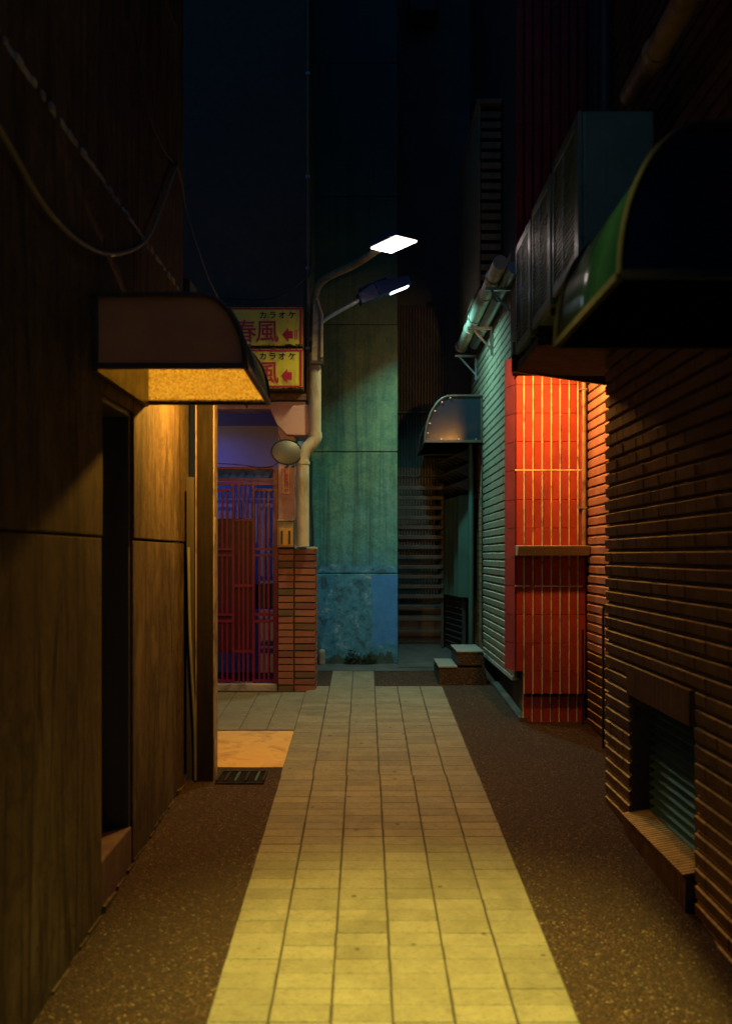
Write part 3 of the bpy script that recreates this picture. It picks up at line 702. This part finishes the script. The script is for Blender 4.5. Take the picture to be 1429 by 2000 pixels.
# ------------------------------------------------------------------ street lamps
LC = Vector((.222, 7.40, 4.15)); ax = Vector((.57, -.82, 0)).normalized(); bx = Vector((-ax.y, ax.x, 0))
t = thing('street_lamp', 'tan street lamp with brightly lit square head over the alley', 'street lamp', (-.468, 8.32, 3.06))
start = LC-ax*.19
pts = sag([Vector((-.468, 8.32, 3.06)), Vector((-.468, 8.32, 3.3)), Vector((-.462, 8.32, 3.75)), Vector((-.43, 8.28, 4.02)), Vector((-.345, 8.16, 4.105)), start+Vector((-.2, .28, -.02)), start+Vector((0,0,.022))], 8)
obj('pole', MB().tube(pts, .031, 14), M['pole'], t)
def headbox(a0, a1, hw, z0, z1, taper=.8):
    vs = []
    for z, s in ((z0, 1), (z1, taper)):
        for a, b in ((a0, -hw), (a1, -hw), (a1, hw), (a0, hw)): vs.append(LC+ax*((a-(a0+a1)/2)*s+(a0+a1)/2)+bx*b*s+Vector((0,0,z)))
    return MB().add(vs, [(0,3,2,1),(4,5,6,7),(0,1,5,4),(1,2,6,5),(2,3,7,6),(3,0,4,7)])
for z in (3.12, 3.6): obj('clamp', MB().box(-.506, -.43, 8.29, 8.35, z, z+.03), M['steel'], t)
hd = obj('head', headbox(-.20, .185, .115, .006, .075), M['lamp_body'], t, bevel=.008)
obj('lens', headbox(-.165, .17, .10, -.006, .005, 1), M['lens_warm'], hd)
lamp('lamp_light', 'street', .31, LC+Vector((0,0,-.012)), (-.24, -.10, -1), t, .18, 116)
t = thing('street_lamp', 'second street lamp with blue finned head and cool light', 'street lamp', (-.478, 8.48, 3.1))
obj('pole', MB().tube(sag([Vector((-.478, 8.48, 3.1)), Vector((-.475, 8.48, 3.58)), Vector((-.42, 8.48, 3.76)), P(640, 620, 8.48), P(706, 583, 8.5)], 8), .022, 12), M['steel'], t)
A, B = P(700, 586, 8.5), P(797, 547, 8.6); d = (B-A).normalized(); sd = d.cross(Vector((0,0,1))).normalized(); un = sd.cross(d).normalized()
def fin_box(f0, f1, hw, h0, h1, hw2=None, h1b=None):
    L = (B-A).length; vs = []
    for f, ww, hh in ((f0, hw, h1), (f1, hw2 or hw, h1b or h1)):
        for s, z in ((-1, h0), (1, h0), (1, hh), (-1, hh)): vs.append(A+d*L*f+sd*ww*s+un*z)
    return MB().add(vs, [(0,1,2,3),(7,6,5,4),(0,4,5,1),(1,5,6,2),(2,6,7,3),(3,7,4,0)])
obj('head', fin_box(0, .35, .05, -.05, .05, .07, .085), M['lamp_blue'], t, bevel=.008)
hd = obj('head', fin_box(.351, 1, .072, -.050, .088, .055, .035), M['lamp_blue'], t, bevel=.01)
for k in range(8): obj('fin', fin_box(.10+.07*k, .115+.07*k, .06, .03, .095), M['lamp_blue'], hd)
obj('lens', fin_box(.60, .94, .036, -.058, -.049), M['lens_cool'], hd)
lamp('lamp_light', 'cool', .12, A+d*(B-A).length*.76-un*.064, (.36, .10, -1), t, .08, 125)
t = thing('street_lamp', 'overhead street lamp on a wall arm out above the path', 'street lamp', (XL, 2.4, 4.9))
obj('arm', MB().tube([(XL-.01, 2.4, 4.75), (XL+.5, 2.4, 4.95), (-.11, 2.4, 4.98)], .025, 10), M['steel'], t)
obj('head', MB().box(-.12, .26, 2.29, 2.51, 4.955, 5.03), M['lamp_body'], t, bevel=.01)
obj('lens', MB().box(-.08, .20, 2.31, 2.49, 4.944, 4.954), M['lens_warm'], t)
l_ = bpy.data.lights.new('lamp_light', 'SPOT'); l_.color, l_.energy = LAMP['near']; l_.spot_size = R(38); l_.spot_blend = 1; l_.shadow_soft_size = .1
o_ = bpy.data.objects.new('lamp_light', l_); COL.objects.link(o_); o_.parent = t; o_.location = Vector((.06, 2.4, 4.93))-WL[t.name]
o_.rotation_euler = Vector((.03, .16, -1)).to_track_quat('-Z', 'Y').to_euler()

# ------------------------------------------------------------------ concrete tower and far passage
tw = thing('concrete_tower', 'weathered green and blue concrete tower at the alley end', 'building', (-.2, 9.9, gz(9.9)))
zs = [.3, 1.517, 2.752, 4.045, 5.35, 6.7, 8.0, 11]
for i in range(len(zs)-1):
    dx = [.004, 0, .003, -.003, .002, 0, .002][i]
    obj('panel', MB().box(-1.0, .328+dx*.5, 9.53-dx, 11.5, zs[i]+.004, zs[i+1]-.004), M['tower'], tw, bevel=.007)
obj('core', MB().box(-.98, .318, 9.545, 11.4, .3, 11), M['grout_dark'], tw)
def moss_clump(label, x, y, r, h):
    mb = MB()
    for k in range(230):
        a = random.uniform(0, 6.28); rr = r*math.sqrt(random.random()); zz = random.random()**1.4*h*(1-.6*rr/r)
        c = Vector((x+rr*math.cos(a), y+abs(rr*math.sin(a))*-.35, gz(y)+zz)); s = random.uniform(.008, .02)
        u = Vector((random.uniform(-1,1), random.uniform(-1,1), random.uniform(-.3,1))).normalized(); v = u.cross(Vector((random.random(), random.random(), random.random()))).normalized()
        mb.add([c, c+u*s+v*s*.4, c+u*s*2, c+u*s-v*s*.4], [(0,1,2,3)])
    tag(obj('weed', mb, M['moss']), label, 'plant')
moss_clump('taller dark weed at the foot of the green tower', -.135, 9.51, .07, .19)
moss_clump('lower wider weed at the foot of the green tower', .02, 9.51, .10, .12)
mb = MB().box(-.47, -.40, 9.44, 9.525, gz(9.44)-.01, .755); one('stone_block', mb, M['tread'], 'small rounded pale stone between brick pillar and tower', 'stone', bevel=.03, seg=4)

YF = 10.9
fw = thing('far_building', 'dark building closing the far passage with corrugated cladding', 'building', (.7, 11.2, gz(11)))
obj('wall', MB().box(.2, 3.2, YF+.05, 12.5, .4, 13), M['facade_far'], fw)
for k in range(18):
    x = .345+.034*k
    obj('cladding_strip', MB().box(x, x+.024, YF+.005, YF+.05, 1.16, 4.6), M['corr'], fw, bevel=.005)
for z in (2.62, 3.36): obj('rail', MB().tube([(.33, YF-.03, z), (1.0, YF-.03, z)], .02 if z > 3 else .009, 8), M['greenpanel'], fw)
tm = MB().box(-.092, .092, -.012, .012, -.040, .040).mesh('tile'); tm.materials.append(M['floor_dark'])
for j in range(5):
    for i in range(4):
        x = .43+.19*i-(.095 if j % 2 else 0)
        if x < 1.0: obj('tile', tm, None, fw, (x, YF+.036, .80+.086*j))
obj('plinth', MB().box(.33, 1.0, YF+.02, YF+.049, .4, .755), M['grout_dark'], fw)
for i, (px, py, s) in enumerate(((820, 15, .5), (850, 40, .35), (815, 110, .4))):
    p = P(px, py, 11.8); obj('balcony_box', MB().box(p.x-s*.4, p.x+s*.4, YF-.3, YF+.04, p.z-s*.3, p.z+s*.3), M['slat'], fw, bevel=.02)
# slat screen
ss = thing('slat_screen', 'dark horizontal slat screen between the tower and the folding gate', 'screen', (.6, 10.45, gz(10.4)))
for k in range(12):
    z = 1.245+.1095*k; obj('slat', MB().box(.34, .87, 10.42, 10.45, z-.022, z+.022), M['slat'], ss, bevel=.004)
obj('post', MB().box(.34, .365, 10.455, 10.49, gz(10.4), 2.49), M['slat'], ss); obj('post', MB().box(.845, .87, 10.455, 10.49, gz(10.4), 2.49), M['slat'], ss)
# folding gate
fg = thing('folding_gate', 'green folding panel gate with pointed lattice top near the steps', 'gate', (.97, 10, gz(10)))
p0, p1 = Vector((.90, 10.75, 0)), Vector((1.06, 9.62, 0)); nP = 6
for k in range(nP):
    a = p0.lerp(p1, k/nP); b = p0.lerp(p1, (k+1)/nP); m = (a+b)/2+Vector((-.085, 0, 0))
    vs = []
    for z in (1.27, 2.32):
        for q in (a, m, b): vs.append((q.x, q.y, z))
        for q in (b, m, a): vs.append((q.x+.012, q.y, z))
    obj('folding_panel', MB().add(vs, [(0,1,7,6),(1,2,8,7),(2,3,9,8),(3,4,10,9),(4,5,11,10),(5,0,6,11),(5,4,1,0),(4,3,2,1),(6,7,10,11),(7,8,9,10)]), M['greenpanel'], fg)
    for r_ in range(3):
        z = 2.36+.15*r_
        obj('lattice_point', MB().add([(a.x, a.y, z), (b.x, b.y, z), (b.x, b.y, z+.14), (a.x, a.y, z+.14), (m.x-.05, m.y, z+.07)], [(0,1,4),(1,2,4),(2,3,4),(3,0,4),(3,2,1,0)]), M['slat'], fg)
obj('lower_panel', MB().add([(p0.x-.01, p0.y, .62), (1.02, 9.9, .62), (1.02, 9.9, 1.25), (p0.x-.01, p0.y, 1.25), (p0.x+.03, p0.y, .62), (1.06, 9.9, .62), (1.06, 9.9, 1.25), (p0.x+.03, p0.y, 1.25)], [(0,1,2,3),(7,6,5,4),(0,4,5,1),(1,5,6,2),(2,6,7,3),(3,7,4,0)]), M['slat'], fg)
for k in range(9): obj('lower_slat', MB().tube([(p0.x-.016, p0.y, .68+.065*k), (1.014, 9.9, .68+.065*k)], .011, 6), M['slat'], fg)
obj('pole', MB().tube([(1.075, 9.55, .62), (1.075, 9.55, 2.84)], .028, 12), M['greenpanel'], fg)
# pebble steps
st = thing('steps', 'two pebble-faced steps with smooth treads below the small canopy', 'steps', (.87, 8.8, gz(8.8)))
obj('lower_step', MB().prism([(.665, .50), (1.12, .50), (1.075, .685), (.665, .685)], 'y', 8.47, 9.10), M['agg_step'], st, bevel=.008)
obj('upper_step', MB().prism([(.832, .705), (1.072, .705), (1.067, .822), (.832, .822)], 'y', 8.472, 9.10), M['agg_step'], st, bevel=.006)
obj('tread', MB().box(.660, .831, 8.462, 9.10, .686, .703), M['tread'], st, bevel=.004)
obj('tread', MB().box(.826, 1.072, 8.464, 9.10, .823, .838), M['tread'], st, bevel=.004)

# ------------------------------------------------------------------ ridged tile walls on the right
CO = .071
def ridge_profile(d=.018):
    # (outwards, up) over one course: face, lit chamfer, setback
    return [(0, .003), (d*.80, .005), (d, .051), (d*.45, .0555), (d*.30, .063), (0, .066)]
def ridge_mesh(name, length, mat, sx=-1, d=.018):
    pts = [(sx*a, b) for a, b in ridge_profile(d)]
    mb = MB(); n = len(pts)
    vs = [(p[0], -length/2, p[1]) for p in pts]+[(p[0], length/2, p[1]) for p in pts]
    mb.add(vs, [tuple(range(n)), tuple(range(2*n-1, n-1, -1))]+[(i, i+n, (i+1) % n+n, (i+1) % n) for i in range(n)])
    me = mb.mesh(name); me.materials.append(mat); return me
TL = .118
# near right building
XR = 1.33; YE = 5.21
rw = thing('tiled_wall', 'dark brown ridged tile wall with a louvred basement window along the right', 'wall', (XR+.2, 4, gz(4)))
WY0, WY1, WZ0, WZ1 = 3.84, 4.74, .40, 1.0
core = MB()
core.box(XR+.018, XR+.6, -1.5, WY0, -.3, 8); core.box(XR+.018, XR+.6, WY1, YE-.01, -.3, 8); core.box(XR+.018, XR+.6, WY0, WY1, WZ1, 8); core.box(XR+.018, XR+.6, WY0, WY1, -.3, WZ0)
obj('wall_core', core, M['grout_dark'], rw)
rts = []
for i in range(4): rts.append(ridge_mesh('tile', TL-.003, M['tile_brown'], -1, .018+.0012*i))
cells = []
ncol = int((YE-1.5)/TL)
for j in range(110):
    z = .10+CO*j
    for i in range(ncol):
        yc = YE-TL*(i+.5)
        if z+CO < gz(yc): continue
        if WY0-.03 < yc < WY1+.03 and WZ0-.20 < z < WZ1+.16: continue
        cells.append((abs(z-1.5)*.6+(0 if yc > 3.35 else 5)+(2 if z > 2.75 else 0)+(5.21-yc)*.15, yc, z))
cells.sort(); far = MB()
for n, (_, yc, z) in enumerate(cells):
    jx = random.uniform(-.0012, .0012)
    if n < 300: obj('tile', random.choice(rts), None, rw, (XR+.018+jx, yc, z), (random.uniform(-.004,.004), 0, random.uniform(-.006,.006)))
    else:
        pts = ridge_profile(.018+random.uniform(0,.003)); m = len(pts)
        vs = [(XR+.018+jx-p[0], yc-TL/2+.0012, z+p[1]) for p in pts]+[(XR+.018+jx-p[0], yc+TL/2-.0012, z+p[1]) for p in pts]
        far.add(vs, [tuple(range(m)), tuple(range(2*m-1, m-1, -1))]+[(i, i+m, (i+1) % m+m, (i+1) % m) for i in range(m)])
obj('tile_field', far, M['tile_brown'], rw, kind='stuff')
sm = MB().box(-.013, .02, -.0112, .0112, -.073, .073).mesh('soldier_tile'); sm.materials.append(M['tile_brown'])
for k in range(31):
    y = WY0-.01+.0297*(k+.5)
    obj('soldier_tile', sm, None, rw, (XR+.002, y, WZ1+.076), (0, random.uniform(-.01,.01), 0))
    obj('soldier_tile', sm, None, rw, (XR-.012, y, WZ0-.10))
sl = MB().box(-.075, .06, -.0115, .0115, -.008, .008).mesh('sill_tile'); sl.materials.append(M['tile_brown'])
for k in range(31): obj('sill_tile', sl, None, rw, (XR+.04, WY0-.01+.0297*(k+.5), WZ0+.002), (0, R(-10), 0))
jm = MB(); jm.box(XR+.02, XR+.17, WY1+.001, WY1+.017, WZ0, WZ1)
obj('jamb', jm, M['tile_brown'], rw)
wn_ = thing('louver_window', 'green louvred basement window low in the right tile wall', 'window', (XR+.13, 4.29, WZ0))
obj('frame', MB().box(XR+.10, XR+.16, WY1-.05, WY1-.004, WZ0+.01, WZ1), M['black'], wn_); obj('frame', MB().box(XR+.10, XR+.16, WY0+.004, WY0+.03, WZ0+.01, WZ1), M['black'], wn_)
for k in range(13):
    z = WZ0+.03+.0445*k
    obj('louver', MB().add([(XR+.085, WY0+.032, z), (XR+.085, WY1-.052, z), (XR+.125, WY1-.052, z+.026), (XR+.125, WY0+.032, z+.026), (XR+.089, WY0+.032, z-.004), (XR+.089, WY1-.052, z-.004), (XR+.129, WY1-.052, z+.022), (XR+.129, WY0+.032, z+.022)],
        [(0,1,2,3),(7,6,5,4),(0,4,5,1),(1,5,6,2),(2,6,7,3),(3,7,4,0)]), M['louver'], wn_)
obj('back', MB().box(XR+.17, XR+.2, WY0, WY1, WZ0, WZ1), M['black'], wn_)

# alcove side wall
XA, YB = 1.66, 7.05
aw = thing('tiled_wall', 'salmon ridged tile wall in the lit alcove beside the red bay', 'wall', (XA+.1, 6.2, gz(6.2)))
obj('wall_core', MB().box(XA+.018, XA+.4, 5.2, 7.3, -.1, 8), M['grout_dark'], aw)
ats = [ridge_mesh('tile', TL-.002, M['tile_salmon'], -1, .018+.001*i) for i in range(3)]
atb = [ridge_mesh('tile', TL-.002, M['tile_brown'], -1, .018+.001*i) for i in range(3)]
for j in range(42):
    z = .36+CO*j
    for i in range(6):
        yc = YB-.02-TL*(i+.5)
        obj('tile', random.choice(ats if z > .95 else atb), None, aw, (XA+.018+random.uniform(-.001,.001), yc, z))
obj('pipe', MB().tube([(XA-.04, YB-.05, gz(7)), (XA-.04, YB-.05, 1.15)], .008, 6), M['black'], aw)
one('conduit_post', MB().tube([(1.605, 6.34, gz(6.3)), (1.605, 6.34, 1.32), (1.61, 6.34, 1.36)], .009, 8), M['cable_dark'], 'thin black conduit standing in the alcove corner', 'conduit')

# red bay
rb = thing('red_tiled_bay', 'red split-tile bay with pale vertical joints under the awning', 'wall', (1.4, 7.2, gz(7.2)))
BX0, BX1 = 1.123, 1.658
obj('bay_core', MB().box(BX0+.008, 1.70, YB+.020, 7.31, .86, 9), M['grout_dark'], rb)
obj('base_core', MB().box(1.21, 1.70, YB+.055, 7.7, .2, .862), M['grout_dark'], rb)
xs = [BX0] + [(p-CXP)*YB/FPX for p in (1022.5, 1040, 1058, 1075.7, 1093, 1110.6, 1127.5)] + [BX1]
ZB = [.66, .83, 1.04, 1.255, 1.47, 1.688, 1.905, 2.12, 2.34, 2.555, 2.77, 2.985, 3.20]
def rtile(x0, x1, z0, z1, yf, thick=.02, par=rb):
    c = .003; g = .0009
    x0 += .0045+.0065; x1 -= .0045; z0 += g; z1 -= g
    vs = [(x0,yf+thick,z0),(x1,yf+thick,z0),(x1,yf+thick,z1),(x0,yf+thick,z1),(x0,yf+c,z0),(x1,yf+c,z0),(x1,yf+c,z1),(x0,yf+c,z1),(x0+c,yf,z0+c),(x1-c,yf,z0+c),(x1-c,yf,z1-c),(x0+c,yf,z1-c)]
    fs = [(8,9,10,11)]
    for k in range(4): fs += [(k,(k+1)%4,(k+1)%4+4,k+4),(k+4,(k+1)%4+4,(k+1)%4+8,k+8)]
    return obj('tile', MB().add(vs, fs), M['tile_red'], par)
for i in range(8):
    for j in range(len(ZB)-1):
        if j == 0 and i == 0: continue
        rtile(xs[i], xs[i+1], ZB[j], ZB[j+1], YB)
    if i > 0:
        rtile(xs[i], xs[i+1], .42, .64, YB+.035); 
for i in range(1, 8):
    for a, b in ((.66, 1.470-.004), (1.47+.004, 2.34-.004), (2.34+.004, 3.2)):
        obj('joint_bead', MB().tube([(xs[i]+.0015, YB+.0035, a), (xs[i]+.0015, YB+.0035, b)], .0066, 8), M['grout_cream'], rb)
    obj('joint_bead', MB().tube([(xs[i]+.0015, YB+.039, .42), (xs[i]+.0015, YB+.039, .655)], .006, 8), M['grout_cream'], rb)
for z in (1.47, 2.34): obj('joint_band', MB().tube([(BX0, YB+.003, z), (BX1-.03, YB+.003, z)], .0075, 8), M['grout_cream'], rb)
# left chamfered return of the bay
cx0, cy0 = 1.075, 7.22
for j in range(1, len(ZB)-1):
    z0, z1 = ZB[j]+.0022, ZB[j+1]-.0022
    obj('corner_tile', MB().add([(BX0-.001, YB+.002, z0), (cx0, cy0, z0), (cx0+.02, cy0+.02, z0), (BX0+.006, YB+.02, z0), (BX0-.001, YB+.002, z1), (cx0, cy0, z1), (cx0+.02, cy0+.02, z1), (BX0+.006, YB+.02, z1)], [(0,1,5,4),(1,2,6,5),(2,3,7,6),(3,0,4,7),(4,5,6,7),(3,2,1,0)]), M['tile_red'], rb)
    obj('corner_tile', MB().prism([(cx0+.001, cy0+.004), (cx0+.02, cy0+.022), (1.18, 7.30), (1.18, 7.33), (cx0+.001, cy0+.03)], 'z', z0, z1), M['tile_red'], rb)
# upper dark part of the bay: tall strips with joints every four tiles
UP = MB()
for i in range(8):
    for j in range(4):
        z0 = 3.2+.87*j+(.25 if j == 0 else 0); z0 = [3.204, 3.21+.85*1-.85+.0, 0, 0][0] if j == 0 else 3.21+.87*j
        z1 = 3.21+.87*(j+1)
        rtile(xs[i], xs[i+1], z0, z1, YB+.002)
# timber sill
sx0, sx1 = P(1006, 0, 6.92).x, P(1152, 0, 6.95).x
zt = 1.775
obj('sill', MB().prism([(YB+.01, zt), (6.895, zt-.004), (6.905, zt-.02), (6.925, zt-.034), (6.94, zt-.055), (6.96, zt-.075), (YB+.01, zt-.075)], 'x', sx0+.02, sx1-.005), M['sill'], rb, bevel=.003)
t = thing('wall_pipe', 'slim olive pipe running down the right edge of the red bay', 'pipe', (1.63, 7.0, 1.78))
obj('pipe', MB().tube([(1.625, 6.985, 1.778), (1.625, 6.985, 3.3)], .017, 12), M['pole'], t)
for z in (2.05, 2.93): obj('clip', MB().box(1.596, 1.645, 6.965, 7.04, z, z+.014), M['steel'], t)

# grey tiled wall beyond the bay
XG = 1.16
gw = thing('tiled_wall', 'grey-green ridged tile wall between the red bay and the small canopy', 'wall', (XG+.1, 8.5, gz(8.5)))
obj('wall_core', MB().box(XG+.018, XG+.5, 7.32, 10.6, .745, 9), M['grout_dark'], gw)
def course(y0, y1, z, mat, parent, d=.016):
    mb = MB(); y = y0; m = len(ridge_profile())
    while y < y1-.01:
        l = min(TL, y1-y); jx = random.uniform(-.0012,.0012); pts = ridge_profile(d+random.uniform(-.001,.0015))
        vs = [(XG+.018+jx-p[0], y+.001, z+p[1]) for p in pts]+[(XG+.018+jx-p[0], y+l-.001, z+p[1]) for p in pts]
        mb.add(vs, [tuple(range(m)), tuple(range(2*m-1, m-1, -1))]+[(i, i+m, (i+1) % m+m, (i+1) % m) for i in range(m)]); y += l
    return obj('tile_course', mb, mat, parent)
for j in range(48):
    z = .745+CO*j
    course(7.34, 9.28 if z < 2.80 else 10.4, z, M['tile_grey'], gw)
obj('bottom_edge', MB().box(XG-.004, XG+.2, 7.4, 9.28, .715, .744), M['cement'], gw)
obj('plinth', MB().box(XG+.06, XG+.4, 7.1, 9.3, .3, .714), M['black'], gw)
obj('kerb', MB().add([(XG-.0, 7.08, gz(7.08)), (XG+.06, 7.08, gz(7.08)), (XG+.06, 7.08, gz(7.08)+.035), (XG, 7.08, gz(7.08)+.03), (XG-.02, 8.46, gz(8.46)), (XG+.06, 8.46, gz(8.46)), (XG+.06, 8.46, gz(8.46)+.035), (XG-.02, 8.46, gz(8.46)+.03)], [(3,2,1,0),(4,5,6,7),(0,1,5,4),(1,2,6,5),(2,3,7,6),(3,0,4,7)]), M['floor_dark'], gw)
# brick jamb under the small canopy
dj = thing('brick_jamb', 'narrow orange brick door jamb under the small canopy', 'wall', (XG+.05, 9.6, gz(9.6)))
obj('core', MB().box(XG+.014, XG+.3, 9.29, 10.0, .5, 2.8), M['grout_dark'], dj)
bk = MB().box(-.012, .012, -.115, .115, -.03, .03).mesh('brick'); bk.materials.append(M['brick_rough'])
for j in range(33):
    for i in range(3): obj('brick', bk, None, dj, (XG+.012, 9.41+.236*i, .80+.0655*j))
one('door_frame', MB().box(XG-.008, XG+.012, 9.283, 9.30, .84, 2.8), M['black'], 'thin black upright at the edge of the grey tile wall', 'door frame')

# ------------------------------------------------------------------ awning over the alcove with its lamp
t = thing('alcove_awning', 'dark sloping awning over the red bay and alcove', 'awning', (1.3, 6.2, 2.8))
def slabq(a, b, c_, d_, th):   # four top corners
    vs = [Vector(p) for p in (a, b, c_, d_)]; lo = [v-Vector((0,0,th)) for v in vs]
    return MB().add(vs+lo, [(0,1,2,3),(7,6,5,4),(0,4,5,1),(1,5,6,2),(2,6,7,3),(3,7,4,0)])
fA, fB = P(1000, 726, 5.6), P(1190, 756, 6.0)
obj('roof', slabq(fA+Vector((0,0,.10)), fB+Vector((.06,0,.10)), (1.656, 7.02, 3.30), (1.10, 7.03, 3.30), .02), M['black'], t)
obj('fascia', slabq(fA+Vector((-.004,-.012,.10)), fB+Vector((.06,-.012,.10)), fB+Vector((.06,.012,.10)), fA+Vector((-.004,.012,.10)), .10), M['frame'], t)
obj('side_rail', slabq(fA+Vector((0,.014,.09)), fA+Vector((.022,.014,.09)), (1.12, 7.02, 3.29), (1.10, 7.02, 3.29), .06), M['frame'], t)
la = thing('bulkhead_lamp', 'orange bulkhead lamp hidden up under the dark awning', 'lamp', (1.22, 6.5, 3.08))
obj('base', MB().box(1.06, 1.22, 6.31, 6.41, 3.058, 3.08), M['steel'], la)
obj('bulb', MB().tube([(1.09, 6.36, 3.04), (1.19, 6.36, 3.04)], .016, 10), M['lens_orange'], la)
obj('added_light_block', MB().box(1.040, 1.044, 6.18, 6.56, 2.93, 3.07), M['black'], la)  # unseen plate added to stop orange light reaching the left wall
l_ = bpy.data.lights.new('bulb_light', 'POINT'); l_.color, l_.energy = LAMP['porch']; l_.shadow_soft_size = .03
o_ = bpy.data.objects.new('bulb_light', l_); COL.objects.link(o_); o_.parent = la; o_.location = Vector((1.13, 6.36, 2.995))-WL[la.name]

# ------------------------------------------------------------------ condensers on the right wall
def condenser(label, y0, y1, z0, z1):
    t = thing('air_conditioner', label, 'air conditioner', (1.05, (y0+y1)/2, z0), 'air conditioners in a row on the right wall')
    xf = .883
    obj('case', MB().box(xf+.02, 1.20, y0, y1, z0, z1), M['ac'], t, bevel=.01)
    L = y1-y0
    for a, b, c_, e in ((y0, y0+.075, z0, z1), (y1-.035, y1, z0, z1), (y0+.075, y1-.035, z1-.05, z1), (y0+.075, y1-.035, z0, z0+.05)): obj('front_frame', MB().box(xf, xf+.02, a, b, c_, e), M['ac'], t, bevel=.004)
    coil = obj('coil', MB().box(xf+.014, xf+.02, y0+.075, y1-.035, z0+.05, z1-.05), M['fin'], t)
    n = 24
    for k in range(n):
        z = z0+.06+(z1-z0-.12)*k/(n-1); obj('grille_bar', MB().box(xf+.004, xf+.010, y0+.078, y1-.038, z-.003, z+.003), M['ac'], coil)
    obj('grille_post', MB().box(xf+.001, xf+.012, y0+.075+(L-.11)*.55, y0+.083+(L-.11)*.55, z0+.05, z1-.05), M['steel'], t)
    obj('side_panel', MB().box(1.0, 1.13, y0-.004, y0, z0+.16, z1-.16), M['ac'], t)
    obj('bracket', MB().box(.90, 1.33, y0+.05, y0+.08, z0-.035, z0-.004), M['black'], t); obj('bracket', MB().box(.90, 1.33, y1-.08, y1-.05, z0-.035, z0-.004), M['black'], t)
condenser('air conditioner with dark blank end, nearest of the row', 3.90, 4.44, 2.92, 3.55)
condenser('middle air conditioner of the row above the alley', 4.49, 4.98, 2.90, 3.53)
condenser('farthest air conditioner of the row, above the awning', 5.03, 5.52, 2.88, 3.51)
one('support_shelf', MB().box(.90, 1.50, 4.9, 5.75, 2.80, 2.843), M['black'], 'black steel shelf under the farthest air conditioner', 'shelf')

# pipes high on the right
def hpipe(label, x, z, y0, y1, r, mat):
    t = thing('wall_pipe', label, 'pipe', (x, y0, z)); obj('pipe', MB().tube([(x, y0, z), (x, y1, z)], r, 16), M[mat], t)
    for k in range(2): yy = y0+(y1-y0)*(.3+.4*k); obj('collar', MB().tube([(x, yy-.02, z), (x, yy+.02, z)], r+.008, 16), M[mat], t)
hpipe('outer of two pale pipes bracketed above the grey tile wall', 1.00, 3.87, 6.95, 9.8, .055, 'pvc')
hpipe('inner of two pale pipes bracketed above the grey tile wall', 1.10, 3.83, 6.95, 9.5, .045, 'steel')
hpipe('brown pipe running toward the camera high on the right wall', 1.20, 3.78, 3.0, 4.25, .05, 'pole')
for i, yy in enumerate((7.3, 8.55, 9.75)):
    t = thing('pipe_bracket', ('nearest', 'middle', 'farthest')[i]+' steel bracket under the pale pipes', 'bracket', (1.1, yy, 3.7), 'brackets under the pale pipes')
    obj('arm', MB().box(.93, 1.16, yy-.018, yy+.018, 3.76, 3.782), M['steel'], t); obj('foot', MB().box(1.136, 1.158, yy-.018, yy+.018, 3.52, 3.758), M['steel'], t)
    obj('brace', MB().prism([(.97, 3.758), (.995, 3.758), (1.137, 3.60), (1.137, 3.575)], 'y', yy-.008, yy+.008), M['steel'], t)
    obj('strap', MB().tube([(1.0+.062*math.cos(a), yy, 3.87+.062*math.sin(a)) for a in [k*math.pi/8 for k in range(17)]], .006, 6, False), M['steel'], t)
mb = MB(); pts = []; rs = []
for k in range(60):
    z = 3.72+.03*k; pts.append((1.20, 4.72, z)); rs.append(.044+(.007 if k % 2 else 0))
mb.tube(pts, rs, 14); one('flexible_duct', mb, M['cable_dark'], 'black ribbed flexible duct rising above the air conditioners', 'duct')

# timber window cage on the upper right
t = thing('window_cage', 'projecting timber window cage high beyond the pale pipes', 'window cage', (1.05, 8.6, 4.1))
for k in range(5):
    y = 8.02+.33*k; obj('plank', MB().box(.965, .985, y, y+.315, 3.98+.02*random.random(), 5.55), M['wood'], t, bevel=.004)
for k in range(17):
    z = 4.05+.087*k; obj('slat', MB().box(.99, 1.16, 8.02, 8.04, z, z+.055), M['wood'], t, bevel=.003)
obj('shelf', MB().box(.97, 1.16, 8.0, 9.7, 3.94, 3.975), M['wood'], t)
obj('roof', MB().box(.95, 1.16, 7.99, 9.7, 5.555, 5.59), M['wood'], t)
